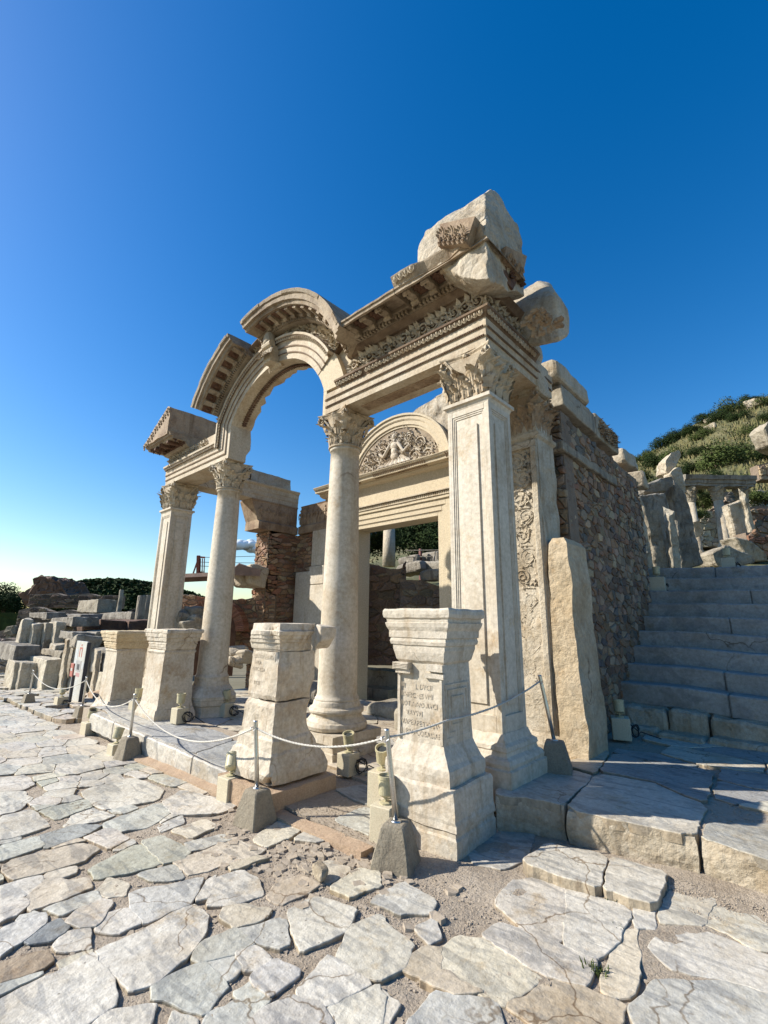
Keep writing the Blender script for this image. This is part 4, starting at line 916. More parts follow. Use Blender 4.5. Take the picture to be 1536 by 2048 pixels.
# blocks lying inside the porch
for i, (p, s) in enumerate((((-4.1, 5.6), (.55, .35, .30)), ((-5.1, 6.1), (.6, .3, .22)), ((-3.3, 5.9), (.5, .4, .25)), ((-7.6, 6.0), (.7, .35, .28)))):
    b = rock('fallen_block', boxpts((p[0]-s[0], p[1]-s[1], .02), (p[0]+s[0], p[1]+s[1], s[2]+.05), .06, i+30), M['grey'], None, .12, .02, 4, 70+i, .05)
    tag(b, ['low grey marble block on the porch floor behind the near inscribed pedestal', 'long worn sill block across the foot of the doorway', 'broken grey block lying in the porch beside the carved wall end', 'grey marble block by the plain panel on the back wall'][i], 'stone block')
# ================================================================== PEDESTALS
def moulded(lv, cx, cy, rz, cell=.05, amp=.005, seed=0, sc=7):
    bm = bmesh.new(); stack(bm, cx, cy, lv, rz); cut(bm, cell, 6); disp(bm, amp, sc, seed); return bm
def letters(name, lines, org, U, V, n_, size, parent, m, dz):
    """incised-looking lettering, one mesh"""
    bmT = bmesh.new()
    for i, tx in enumerate(lines):
        cu = bpy.data.curves.new('inscription', 'FONT'); cu.body = tx; cu.size = size; cu.extrude = .0009; cu.resolution_u = 2; cu.space_character = 1.08
        ob = bpy.data.objects.new('inscription', cu); COL.objects.link(ob); bpy.context.view_layer.update()
        me = bpy.data.meshes.new_from_object(ob.evaluated_get(bpy.context.evaluated_depsgraph_get()))
        b2 = bmesh.new(); b2.from_mesh(me)
        for v in b2.verts: v.co = Vector(org)+Vector(U)*v.co.x*.85+Vector(V)*(v.co.y-i*dz)+Vector(n_)*v.co.z
        t = bpy.data.meshes.new('t'); b2.to_mesh(t); b2.free(); bmT.from_mesh(t); bpy.data.meshes.remove(t)
        bpy.data.objects.remove(ob); bpy.data.curves.remove(cu); bpy.data.meshes.remove(me)
    return part(name, bmT, m, parent)
M['ins'] = flat('letter_cut', (.70, .61, .49), .9)
# 4: the near, best preserved one
a4 = .045; C4 = (-2.335, 3.125)
t = emp('inscribed_pedestal', 'inscribed marble pedestal with complete moulded top, nearest the camera before the square pier', 'pedestal', 'statue pedestals before the temple', (C4[0], C4[1], 0))
bm = moulded([(1.20, 0.204, 0.191), (1.22, 0.222, 0.209), (1.28, 0.237, 0.223), (1.30, 0.244, 0.224), (1.33, 0.244, 0.224), (1.335, 0.258, 0.233), (1.36, 0.264, 0.239), (1.385, 0.258, 0.233), (1.39, 0.272, 0.240), (1.43, 0.276, 0.242), (1.44, 0.276, 0.242), (1.47, 0.294, 0.254), (1.50, 0.303, 0.258), (1.505, 0.291, 0.249), (1.53, 0.294, 0.251), (1.54, 0.312, 0.263), (1.565, 0.319, 0.267), (1.595, 0.317, 0.267), (1.61, 0.306, 0.258)], C4[0], C4[1], a4, .05, .006, 1)
part('top_moulding', bm, M['ped'], t)
bm = moulded([(.40, .285, .25), (.46, .29, .255), (.50, .285, .25), (.53, .262, .235), (.56, .25, .225), (.60, .228, .212), (.64, .212, .20), (1.20, .204, .192)], C4[0], C4[1], a4, .05, .006, 2)
sh4 = part('shaft', bm, M['ped'], t)
c, s = math.cos(a4), math.sin(a4); U4 = Vector((c, s, 0)); N4 = Vector((s, -c, 0)); FR = Vector((C4[0], C4[1], 0))+N4*.199
bm = bmesh.new()
def obox(bm, O, U, V, W, a, b): # oriented box
    q = [O+U*x+V*y+W*z for x in (a[0], b[0]) for y in (a[1], b[1]) for z in (a[2], b[2])]; v = [bm.verts.new(p) for p in q]
    for f in ((0, 1, 3, 2), (4, 6, 7, 5), (0, 4, 5, 1), (2, 3, 7, 6), (0, 2, 6, 4), (1, 5, 7, 3)): bm.faces.new([v[i] for i in f])
Z3 = Vector((0, 0, 1))
obox(bm, FR, U4, Z3, N4, (-.205, .65, -.02), (-.18, 1.13, .012)); obox(bm, FR, U4, Z3, N4, (.185, .65, -.02), (.206, 1.10, .010))
obox(bm, FR, U4, Z3, N4, (-.235, 1.15, -.02), (-.08, 1.20, .045)); obox(bm, FR, U4, Z3, N4, (-.215, 1.12, -.02), (-.07, 1.15, .03)); obox(bm, FR, U4, Z3, N4, (.08, 1.15, -.02), (.225, 1.20, .03)); obox(bm, FR, U4, Z3, N4, (.05, 1.10, -.02), (.225, 1.135, .018))
for k in range(4): obox(bm, FR, U4, Z3, N4, (-.228, 1.155+k*.011, 0), (-.085, 1.160+k*.011, .05))
cut(bm, .04, 3); disp(bm, .004, 12, 3); part('frame_moulding', bm, M['ped'], sh4)
letters('inscription', ['II      L DVCII', 'INFIC. ES VMI', 'IOTINNO AVCI', '   VAVSVI', 'VAPERPETVVSVC', 'I. PROCOSASIAE'], FR+U4*-.172+Z3*1.02+N4*.0045, U4, Z3, N4, .053, sh4, M['ins'], .066)
SD = Vector((C4[0], C4[1], 0))+U4*.211; bm = bmesh.new()
for (x0, x1, z0, z1, w_) in ((-.17, .17, .68, 1.06, .010), (-.135, .135, .72, 1.02, .007), (-.09, .09, .77, .97, .007)):
    for a, b in (((x0, z0), (x1, z0+w_)), ((x0, z1-w_), (x1, z1)), ((x0, z0+w_), (x0+w_, z1-w_)), ((x1-w_, z0+w_), (x1, z1-w_))): obox(bm, SD, -N4, Z3, U4, (a[0], a[1], -.02), (b[0], b[1], .002))
part('side_panel', bm, M['ped'], sh4)
bm = moulded([(-.04, .335, .275), (.10, .332, .272), (.115, .322, .265), (.14, .322, .265), (.15, .335, .275), (.19, .332, .272), (.21, .325, .275), (.38, .318, .27), (.40, .31, .26)], C4[0]+.01, C4[1], a4, .06, .009, 4, 5)
part('plinth', bm, M['ped'], t)
# 3: cracked one
C3 = (-3.96, 2.83)
t = emp('broken_pedestal', 'cracked and battered marble pedestal with a broken rim, in front of the nearer round column', 'pedestal', 'statue pedestals before the temple', (C3[0], C3[1], 0))
def broken(lv, name, seed, amp, chip, par, cell=.045, m='ped'):
    bm = bmesh.new(); stack(bm, C3[0], C3[1], [(z, x*.91, y*.93) for z, x, y in lv], .02); cut(bm, cell, 6); disp(bm, amp, 6, seed)
    for v in bm.verts:
        d = v.co-Vector((C3[0], C3[1], v.co.z)); e = abs(d.x)*abs(d.y)
        k = max(0, noise.noise(v.co*2.6+Vector((seed, 0, 0)))-.05)*chip*(e*9)
        v.co -= d*min(.45, k)
    return part(name, bm, M[m], par)
broken([(1.22, .20, .20), (1.225, .225, .225), (1.24, .23, .23), (1.245, .245, .24), (1.26, .25, .245), (1.30, .265, .255), (1.305, .285, .27), (1.335, .29, .275), (1.34, .305, .285), (1.37, .31, .29), (1.375, .325, .30), (1.41, .33, .305), (1.42, .30, .28), (1.48, .29, .27)], 'top_moulding', 3, .006, 1.6, t)
u3 = broken([(.79, .232, .232), (.83, .244, .244), (.95, .248, .245), (1.22, .228, .228)], 'upper_shaft', 5, .012, 1.4, t)
broken([(.12, .30, .30), (.14, .37, .34), (.22, .375, .35), (.30, .345, .33), (.36, .33, .315), (.38, .31, .30), (.47, .30, .29), (.49, .275, .27), (.54, .27, .265), (.64, .262, .26), (.74, .256, .256), (.785, .24, .24)], 'lower_shaft', 8, .014, 1.5, t)
letters('inscription', ['COCVIV CLAVDI', '   FHRA', 'MVNC.SSIA', ' ', '    TICEI'], (C3[0]-.185, C3[1]-.2335, 1.165), (1, .02, 0), (0, 0, 1), (0, -1, 0), .047, u3, M['ins'], .062)
b = rock('corner_chunk', [(x_-.08, y_, z_) for x_, y_, z_ in ((-3.62, 3.0, 1.24), (-3.50, 2.98, 1.32), (-3.48, 3.14, 1.34), (-3.60, 3.16, 1.24), (-3.50, 2.97, 1.46), (-3.46, 3.15, 1.45), (-3.60, 3.16, 1.47), (-3.61, 3.0, 1.48))], M['ped'], t, .04, .008, 8, 5, .01)
bm = moulded([(-.08, .40, .37), (.115, .40, .37)], C3[0]+.02, C3[1], .02, .08, .008, 6, 6); part('foundation_block', bm, M['plaster'], t)
# 2 and 1: the two far ones
for (cx, cy, z0, zt, hw, rz, nm, lab, sd_) in ((-7.52, 3.28, .11, 1.36, .40, .03, 'worn_pedestal', 'pale marble pedestal with chipped top moulding, in front of the further round column', 12), (-9.28, 3.22, -.26, 1.30, .42, .0, 'worn_pedestal', 'marble pedestal with golden top moulding and broken foot, leftmost of the row', 14)):
    t = emp(nm, lab, 'pedestal', 'statue pedestals before the temple', (cx, cy, z0)); H = zt-z0
    f = hw/.40
    top = [(zt-.30, .27*f, .235), (zt-.29, .29*f, .25), (zt-.26, .295*f, .255), (zt-.255, .30*f, .26), (zt-.22, .302*f, .262), (zt-.215, .315*f, .268), (zt-.18, .31*f, .26), (zt-.175, .335*f, .28), (zt-.12, .345*f, .285), (zt-.115, .37*f, .295), (zt-.06, .375*f, .30), (zt-.05, .40*f, .31), (zt-.015, .40*f, .31), (zt, .385*f, .30)]
    top = [(z, x, y*(.93 if z0 > 0 else 1.05)) for z, x, y in top]
    part('top_moulding', moulded(top, cx, cy, rz, .045, .012, sd_), M['ped_gold'] if z0 < 0 else M['ped'], t)
    part('shaft', moulded([(z0+.12, .30*f, .275), (z0+.20, .28*f, .255), (z0+.6, .272*f, .242), (zt-.36, .268*f, .235), (zt-.33, .285*f, .25), (zt-.30, .27*f, .237)], cx, cy, rz, .08, .008, sd_+1), M['ped'], t)
    if z0 < 0: part('foot', moulded([(z0-.03, .44, .40), (z0+.12, .42, .38), (z0+.2, .39, .35), (z0+.26, .38, .34), (z0+.30, .35, .31), (z0+.42, .31, .27)], cx, cy, rz, .06, .028, sd_+2, 5), M['ped'], t)
    else: part('foot', moulded([(z0-.05, .335, .31), (z0+.04, .335, .31), (z0+.12, .305, .285)], cx, cy, rz, .06, .01, sd_+2, 5), M['ped'], t)
# ================================================================== free-standing slab by the side wall
bm = bmesh.new()
loft(bm, [[(-2.075+o, 4.83+q, z), (-1.855+o2, 4.83+q, z), (-1.85+o2, 5.38, z), (-2.075+o, 5.38, z)] for z, o, o2, q in ((.2, -.02, .03, 0), (.5, .0, .05, 0), (1.0, -.02, .015, .01), (1.6, -.01, .0, .0), (1.95, .0, .01, .015), (2.2, .0, -.01, 0), (2.35, .01, -.015, .02), (2.42, .04, -.06, .06))])
cut(bm, .06, 6); disp(bm, .014, 4, 9)
tag(fin('standing_slab', bm, M['tanslab']), 'tall rounded tan marble slab standing upright against the rubble wall', 'stone slab')
# ================================================================== ROPE BARRIER
def post(x, y, z, h=.80, lean=(0, 0), lab='', rz=0, sc=1.0, pdx=0):
    t = emp('rope_post', lab, 'rope post', 'rope posts along the temple front', (x, y, z))
    bm = bmesh.new(); r = rect
    loft(bm, [rect(x, y, .135*sc, .12*sc, z-.02, rz), rect(x, y, .13*sc, .115*sc, z+.02, rz), rect(x, y, .08*sc, .075*sc, z+.225, rz), rect(x, y, .068*sc, .063*sc, z+.242, rz)])
    bmesh.ops.bevel(bm, geom=bm.edges[:], offset=.008, segments=1, affect='EDGES'); cut(bm, .05, 4); disp(bm, .004, 9, x); part('concrete_base', bm, M['concrete'], t)
    top = Vector((x+lean[0], y+lean[1], z+h)); bm = bmesh.new(); b0 = Vector((x, y, z+.23))
    tube(bm, [b0, b0.lerp(top, .5), top-Vector((0, 0, .012)), top], .0175, 14); lathe(bm, x, y, [(z+.238, .035), (z+.248, .034), (z+.254, .02)], 14)
    part('pole', bm, M['steel'], t, True)
    bm = bmesh.new(); tube(bm, [top-Vector((.02, 0, .05)), top-Vector((.035, .02, .06)), top-Vector((.02, .03, .075))], .004, 6); tube(bm, [top+Vector((.02, 0, -.05)), top+Vector((.035, -.02, -.06)), top+Vector((.02, -.03, -.075))], .004, 6); part('hook', bm, M['steel'], t)
    return top
PT = []
spec_ = [(-13.2, 2.70, Gz(-13.2), (0, 0), 'furthest rope post, at the street edge beside the row of upright altars'),
         (-10.05, 2.88, Gz(-10.05), (.0, 0), 'rope post standing in front of the information board'),
         (-6.50, 2.44, Gz(-6.5), (-.02, 0), 'rope post in front of the two far pedestals'),
         (-3.55, 2.36, Gz(-3.55), (-.09, .0), 'rope post beside the cracked pedestal, between two cream floodlight blocks'),
         (-2.25, 2.575, Gz(-2.25), (-.09, 0), 'nearest rope post, leaning slightly before the inscribed pedestal'),
         (-1.93, 4.36, .25, (-.10, 0), 'rope post in the shade between the square pier and the tan slab')]
for x, y, z, ln, lab in spec_: PT.append(post(x, y, z, .79 if x > -3 else .735, ln, lab, rz=.35 if x > -3 else .1))
def rope(a, b, sag, lab, n=70, r_=.0048, via=None):
    bm = bmesh.new(); P = []; L = (b-a).length; n = int(L/.03)
    for i in range(n+1):
        t = i/n
        if via is None: P.append(a.lerp(b, t)-Vector((0, 0, sag*4*t*(1-t))))
        else:
            f = (via-a).length/((via-a).length+(b-via).length); p, q, u = (a, via, t/f) if t < f else (via, b, (t-f)/(1-f)); P.append(p.lerp(q, u)-Vector((0, 0, (.012 if t < f else sag)*4*u*(1-u))))
    tw = L/.05*math.pi
    for s in range(3):
        pts = []
        for i, p in enumerate(P):
            d = (P[min(i+1, n)]-P[max(i-1, 0)]).normalized(); u = d.cross(Vector((0, 0, 1))).normalized(); v = d.cross(u); an = tw*i/n+s*2.094
            pts.append(p+(u*math.cos(an)+v*math.sin(an))*r_)
        tube(bm, pts, r_*1.0, 5)
    tag(fin('rope', bm, M['rope'], None, True), lab, 'rope', 'ropes slung between the posts')
dn = Vector((0, 0, -.055))
labs = ['far rope sagging between the altars and the information board', 'sagging rope from the information board to the far pedestals', 'longest rope, sagging low in front of the raised slab and the cracked pedestal', 'rope between the two nearest posts, crossing the cracked pedestal', 'taut rope crossing the inscribed pedestal up to the shaded post']
for i, sg in enumerate((.24, .24, .27, .10, .05)):
    rope(PT[i]+dn, PT[i+1]+dn, sg, labs[i], via=pX(893, 1441, -2.088) if i == 4 else None)
# ================================================================== FLOODLIGHTS
def flood(x, y, z, lab, tilt=0.0, az=0, sz=.165, h=.19, rz=.1, onlyblock=False, headup=0):
    t = emp('floodlight', lab, 'floodlight', 'floodlights on cream blocks', (x, y, z))
    bm = bmesh.new(); box(bm, (x-sz/2, y-sz/2, z-.01), (x+sz/2, y+sz/2, z+h), .006, rz); part('block', bm, M['cream'], t)
    if onlyblock: return
    bm = bmesh.new(); lathe(bm, x, y, [(z+h, .045), (z+h+.012, .045), (z+h+.014, .03)], 14); tube(bm, [(x, y, z+h), (x, y, z+h+.045)], .01, 8)
    for s in (-1, 1): tube(bm, [(x, y, z+h+.03), (x+s*.05, y, z+h+.045), (x+s*.058, y, z+h+.11)], .007, 6)
    br = part('bracket', bm, M['olive'], t)
    bm = bmesh.new(); c = Vector((0, 0, 0))
    lathe(bm, 0, 0, [(-.082, .02), (-.078, .05), (-.065, .062), (.05, .064), (.054, .070), (.078, .070), (.079, .060), (.060, .058), (.0555, .01)], 22)
    mx = Matrix.Translation((x, y, z+h+.12+headup)) @ Matrix.Scale(.86, 4) @ Matrix.Rotation(az, 4, 'Z') @ Matrix.Rotation(tilt, 4, 'X')
    bmesh.ops.transform(bm, matrix=mx, verts=bm.verts); hd = part('lamp_head', bm, M['olive'], t, False)
    bm = bmesh.new(); lathe(bm, 0, 0, [(.057, .057), (.059, .056)], 22); bmesh.ops.transform(bm, matrix=mx, verts=bm.verts); part('glass', bm, M['lens'], hd)
    bm = bmesh.new(); r = random.Random(int(x*100))
    pts = [Vector((x+.09, y+.03, z+h*.7))]
    for k in range(26):
        a = k*.75; pts.append(Vector((x+.13+.045*math.cos(a)*.6+r.uniform(-.01, .01), y+.04+.05*math.cos(a)+k*.002, z+.08+.065*math.sin(a)+r.uniform(-.01, .01))))
    pts.append(Vector((x+.35, y+.2, z+.015))); tube(bm, pts, .006, 5); part('cable', bm, M['black'], t, True)
flood(-4.20, 2.50, Gz(-4.2), 'floodlight on a cream block at the foot of the cracked pedestal, lamp tilted up', -.7, .9)
flood(-2.53, 2.78, Gz(-2.5), 'lower front floodlight on a tall cream block against the inscribed pedestal plinth', .0, 0, .17, .24, .2)
flood(-2.92, 3.16, Gz(-2.9)+.06, 'floodlight with its glass facing up, on the rear block beside the inscribed pedestal', .45, .6, .18, .26, .2)
flood(-3.72, 3.52, .03, 'floodlight in shade at the foot of the nearer round column', .3, .5)
flood(-1.86, 5.98, .27, 'floodlight on a cream block by the tan slab at the stair foot', -.1, .3, .19, .22, .35)
flood(-6.78, 3.16, .12, 'floodlight on a white block at the right foot of the chipped pedestal', .0, 0)
flood(-6.85, 2.42, Gz(-6.8), 'floodlight right behind the post in front of the far pedestals', -.3, .4, .16, .12)
flood(-8.55, 2.60, Gz(-8.5), 'floodlight block at the street edge before the broken foot of the leftmost pedestal', .5, 1.6, .2, .17)
flood(-8.30, 3.16, -.02, 'floodlight between the two far pedestals', 0, 0, .19, .25)
flood(-7.05, 4.02, .06, 'floodlight beside the flared base of the further column', .2, 0)
flood(-12.3, 3.10, Gz(-12.3), 'floodlight on a cream block before the upright altars', -.5, 1.5, .2, .2)
# on the stairs
flood(-2.05, 9.35, 2.08, 'floodlight on the upper stairs before the leaning panels', .0, 0, .24, .26, .1)
flood(-1.1, 10.3, 2.48, 'floodlight at the top of the stairs beside the fallen column drum', .0, 0, .2, .22, .1)
# ================================================================== INFORMATION BOARD
t = emp('information_board', 'narrow upright white information board with a red plan and grey pictures', 'information board', loc=(-11.6, 3.45, Gz(-11.6)))
A, B, Cc, D = pY(153, 1279, 3.50), pY(176, 1286, 3.50), pY(162, 1418, 3.50), pY(135, 1411, 3.50)
w_ = abs(B.x-A.x); x0 = -12.35; 
a = pY(152, 1281, 3.45); b = pY(177, 1286, 3.45); zb = Gz(-12)-.02; zt = a.z
x0, x1 = pY(145, 1340, 3.45).x, pY(166, 1345, 3.45).x
bm = bmesh.new(); box(bm, (x0, 3.45, zb), (x1, 3.49, zt), .003); part('panel', bm, M['white'], t)
bm = bmesh.new(); box(bm, (x1+.002, 3.44, zb), (x1+.03, 3.52, zt-.02), .004); box(bm, (x0, 3.495, zb), (x1, 3.52, zt-.03), .004); part('frame', bm, M['sdark'], t)
W_ = x1-x0; H_ = zt-zb
def pic(name, u0, v0, u1, v1, m, o=.003): bm = bmesh.new(); box(bm, (x0+u0*W_, 3.45-o, zb+v0*H_), (x0+u1*W_, 3.452, zb+v1*H_)); part(name, bm, M[m], t)
pic('picture', .30, .50, .72, .68, 'sgrey'); pic('picture', .38, .53, .60, .62, 'sdark', .005); pic('text_block', .05, .52, .26, .68, 'sblue'); pic('text_block', .06, .70, .28, .86, 'sblue'); pic('picture', .78, .55, .95, .66, 'sblue'); pic('picture', .35, .42, .7, .48, 'spink')
for (u0, v0, u1, v1) in ((.40, .74, .46, .90), (.60, .74, .66, .90), (.46, .87, .60, .90), (.5, .92, .58, .95)): pic('plan_drawing', u0, v0, u1, v1, 'sred')
for k in range(9): pic('text_line', .12, .12+k*.028, .12+.7*R0.uniform(.6, 1), .126+k*.028, 'sblue')
t = emp('number_post', 'small red number plate on a dark slanting post left of the information board', 'sign post', loc=(-12.6, 3.25, Gz(-12.6)))
p0, p1 = pY(138, 1410, 3.3), pY(145, 1350, 3.3); bm = bmesh.new(); tube(bm, [(p0.x, 3.3, Gz(-12.6)), (p0.x, 3.3, p1.z+.0)], .035, 6); part('stake', bm, M['sdark'], t)
bm = bmesh.new(); box(bm, (p0.x-.10, 3.24, p1.z-.02), (p0.x+.10, 3.27, p1.z+.26), .004); pp = part('plate', bm, M['sred'], t)
bm = bmesh.new(); box(bm, (p0.x-.06, 3.236, p1.z+.10), (p0.x+.06, 3.241, p1.z+.16)); part('white_band', bm, M['white'], pp)
# ================================================================== GROUND
def gz(x, y): return Gz(x)
def grid(name, xs, ys, zf, m, kind='structure', smooth=True):
    bm = bmesh.new(); V = [[bm.verts.new((x, y, zf(x, y))) for y in ys] for x in xs]
    for i in range(len(xs)-1):
        for j in range(len(ys)-1): bm.faces.new((V[i][j], V[i+1][j], V[i+1][j+1], V[i][j+1]))
    return tag(fin(name, bm, m, None, smooth), kind=kind)
def soilz(x, y):
    p = Vector((x*3, y*3, 0)); return Gz(x)-.016+noise.noise(p)*.012+noise.noise(p*4)*.006+(.0 if y < 2.6 or x < -3.9 else .01)+.02*min(1, max(0, (y-3.3)/.2))*min(1, max(0, (x+1.75)/.3))
xs = list(np.arange(-14, 3.2, .06)); ys = list(np.arange(-1.5, 3.8, .06))
grid('street_soil', xs, ys, soilz, M['soil'])
grid('ground', [-600, -200, -100, -60, -40, -25, -14, -6, 3, 10, 30, 80, 300], [-300, -60, -20, -2, 4, 10, 30, 80, 600], lambda x, y: Gz(x)-.09 if x > -60 else Gz(-60)-.09-(-60-x)*.004, M['far'])
# ---------- paving slabs traced from the photo (their outlines laid on the street plane)
G3 = (0, 1480, 2.021); G4 = (700, 1480, 1.8373)
W_ = (1, .99, .96); GY = (.84, .87, .88); BL = (.58, .61, .65); CRM = (1, .94, .85); GRN = (.78, .82, .76); TAN = (.84, .77, .67); DK = (.42, .47, .53); BR = (.52, .43, .32)
SLABS = [(G3, W_, [(0, 1045), (370, 865), (420, 925), (440, 980), (475, 1030), (460, 1070), (350, 1148), (0, 1160), (-60, 1100)]), (G3, W_, [(395, 850), (780, 660), (830, 710), (825, 770), (790, 840), (640, 965), (540, 1000), (480, 960), (430, 900)]),
(G3, GY, [(615, 985), (830, 888), (905, 985), (835, 1100), (700, 1060), (620, 1040)]), (G3, GY, [(530, 610), (820, 552), (790, 620), (760, 660), (580, 740), (545, 680)]), (G3, W_, [(835, 665), (870, 560), (980, 522), (1040, 570), (1058, 625), (960, 655)]),
(G3, W_, [(1170, 690), (1290, 640), (1440, 680), (1400, 770), (1220, 850), (1200, 780)]), (G4, W_, [(-40, 790), (0, 690), (110, 640), (150, 700), (225, 745), (190, 830), (100, 880), (0, 850)]), (G3, GY, [(965, 770), (1155, 710), (1172, 820), (1130, 838), (1010, 800)]),
(G3, GY, [(780, 880), (830, 815), (950, 768), (1020, 822), (950, 860), (830, 890)]), (G3, W_, [(950, 860), (1030, 835), (1100, 885), (1040, 930), (990, 925)]), (G3, GY, [(850, 885), (945, 868), (975, 905), (915, 965), (870, 930)]), (G3, GY, [(1010, 960), (1120, 885), (1205, 935), (1100, 1030), (1035, 1000)]),
(G3, GY, [(940, 1015), (1010, 975), (1095, 1035), (1020, 1100)]), (G3, GY, [(830, 1148), (850, 1100), (950, 1052), (1015, 1105), (990, 1148)]), (G3, W_, [(870, 1070), (930, 1015), (945, 1045), (880, 1085)]), (G3, GY, [(990, 1170), (1060, 1090), (1180, 1035), (1290, 1075), (1330, 1148), (1300, 1180)]),
(G3, W_, [(1205, 1000), (1340, 870), (1490, 985), (1320, 1080), (1215, 1035)]), (G3, W_, [(1320, 1090), (1520, 995), (1560, 1040), (1530, 1148), (1400, 1170)]), (G3, CRM, [(895, 715), (910, 680), (1000, 668), (1100, 685), (1060, 720), (945, 765)]), (G3, W_, [(405, 760), (430, 700), (520, 675), (560, 735), (470, 775)]),
(G3, W_, [(225, 820), (250, 775), (375, 762), (360, 845), (245, 848)]), (G3, W_, [(270, 730), (370, 630), (445, 655), (400, 750), (320, 755)]), (G3, GY, [(190, 680), (385, 610), (395, 640), (240, 710)]), (G3, CRM, [(110, 635), (190, 560), (340, 560), (370, 590), (250, 645), (125, 685)]),
(G3, W_, [(0, 590), (160, 545), (165, 580), (60, 650), (0, 675)]), (G3, W_, [(0, 680), (100, 635), (105, 670), (60, 710), (0, 735)]), (G3, GY, [(0, 765), (180, 700), (185, 740), (90, 810), (0, 870)]), (G3, DK, [(90, 800), (240, 720), (265, 760), (200, 810), (120, 815)]),
(G3, CRM, [(390, 600), (445, 552), (515, 580), (505, 625), (430, 630)]), (G3, GY, [(565, 535), (700, 497), (745, 555), (610, 562)]), (G3, GRN, [(370, 515), (560, 418), (655, 490), (610, 510), (380, 560)]), (G3, GRN, [(570, 410), (655, 388), (770, 450), (740, 480), (660, 495)]),
(G3, CRM, [(700, 485), (960, 405), (1080, 445), (770, 545), (730, 510)]), (G3, W_, [(1185, 405), (1290, 330), (1400, 385), (1290, 412)]), (G3, CRM, [(1025, 400), (1130, 330), (1225, 300), (1240, 335), (1170, 395), (1080, 432)]), (G3, CRM, [(1235, 515), (1335, 483), (1415, 520), (1330, 580)]),
(G3, CRM, [(1085, 630), (1110, 580), (1210, 545), (1290, 580), (1240, 620), (1140, 662)]), (G3, CRM, [(1340, 600), (1450, 520), (1536, 530), (1536, 590), (1420, 632)]), (G3, CRM, [(690, 365), (830, 320), (870, 350), (770, 395)]), (G3, GY, [(640, 345), (735, 303), (740, 335), (650, 372)]),
(G3, W_, [(345, 395), (430, 358), (525, 395), (440, 438)]), (G3, GY, [(410, 340), (640, 252), (692, 290), (600, 345), (480, 370)]), (G3, W_, [(655, 250), (740, 200), (870, 235), (960, 260), (900, 290), (770, 300), (700, 295)]), (G3, W_, [(335, 205), (530, 152), (655, 195), (640, 240), (440, 275), (365, 255)]),
(G3, W_, [(250, 350), (310, 285), (370, 268), (470, 300), (400, 325)]), (G3, GRN, [(160, 285), (340, 240), (375, 268), (230, 320)]), (G3, W_, [(0, 205), (90, 205), (125, 240), (60, 285), (0, 300)]), (G3, W_, [(0, 150), (100, 140), (140, 175), (90, 200), (0, 205)]),
(G3, W_, [(0, 310), (130, 280), (205, 345), (100, 380), (0, 400)]), (G3, GY, [(0, 425), (150, 390), (175, 430), (0, 490)]), (G3, BL, [(155, 385), (310, 340), (410, 345), (340, 385), (185, 437)]), (G3, TAN, [(20, 510), (60, 480), (330, 418), (395, 440), (330, 490), (60, 565), (35, 550)]),
(G3, CRM, [(170, 555), (200, 530), (300, 510), (305, 530), (240, 555)]), (G3, BR, [(0, 895), (190, 850), (210, 890), (110, 940), (0, 975)]), (G3, CRM, [(235, 895), (360, 855), (365, 870), (240, 925)]), (G3, W_, [(375, 1160), (430, 1100), (530, 1085), (610, 1080), (600, 1160)]), (G3, W_, [(690, 1148), (700, 1100), (790, 1130), (795, 1160)]),
(G3, W_, [(800, 640), (850, 560), (870, 545), (860, 600), (830, 640)]), (G3, GY, [(750, 410), (900, 378), (940, 395), (830, 435), (760, 440)]),
(G4, CRM, [(340, 765), (400, 715), (490, 725), (560, 770), (640, 830), (700, 885), (600, 930), (560, 970), (480, 930), (350, 840)]), (G4, W_, [(530, 595), (600, 520), (700, 505), (800, 535), (785, 740), (640, 680)]), (G4, W_, [(803, 537), (1025, 620), (985, 720), (940, 780), (905, 800), (790, 745)]),
(G4, W_, [(480, 710), (560, 675), (640, 695), (900, 800), (895, 845), (850, 890), (740, 870), (620, 800)]), (G4, TAN, [(575, 975), (760, 880), (860, 900), (1010, 975), (1000, 1030), (960, 1060), (700, 1060)]), (G4, GY, [(200, 1060), (300, 930), (540, 960), (560, 1060)]),
(G4, GY, [(1035, 990), (1110, 880), (1536, 900), (1640, 930), (1640, 1070), (1060, 1060)]), (G4, W_, [(1115, 770), (1150, 685), (1250, 680), (1536, 795), (1640, 835), (1640, 960), (1400, 880), (1170, 830)]), (G4, W_, [(1145, 650), (1185, 530), (1350, 570), (1290, 675), (1150, 670)]),
(G4, W_, [(1295, 665), (1370, 575), (1536, 605), (1640, 640), (1640, 790), (1500, 770)]), (G4, CRM, [(1390, 545), (1440, 530), (1640, 580), (1640, 630), (1400, 570)]), (G4, GY, [(435, 405), (500, 310), (680, 345), (640, 440), (560, 475), (455, 455)]), (G4, GY, [(75, 590), (190, 520), (320, 590), (290, 635), (180, 640)]),
(G4, GY, [(245, 690), (320, 635), (325, 720), (290, 738)]), (G4, W_, [(-60, 1060), (-40, 960), (90, 905), (180, 960), (130, 1060)]), (G4, CRM, [(930, 900), (1000, 700), (1050, 690), (1060, 800), (1020, 930), (960, 950)]), (G4, W_, [(1040, 660), (1060, 595), (1125, 600), (1110, 685), (1050, 690)]),
(G4, TAN, [(185, 830), (270, 750), (335, 760), (330, 840), (260, 865)]), (G4, TAN, [(260, 880), (350, 850), (490, 930), (380, 925)]), (G4, W_, [(-30, 870), (60, 905), (0, 945), (-60, 930)])]
bmP = bmesh.new(); layP = tintlay(bmP); done = []; rp = random.Random(5)
def slabtf(zf, dz, sx=0, sy=0, cx=0, cy=0): return lambda a, b, c: Vector((a, b, zf(a, b)+dz+c+sx*(a-cx)+sy*(b-cy)))
ROUGHS = {36, 37, 75}
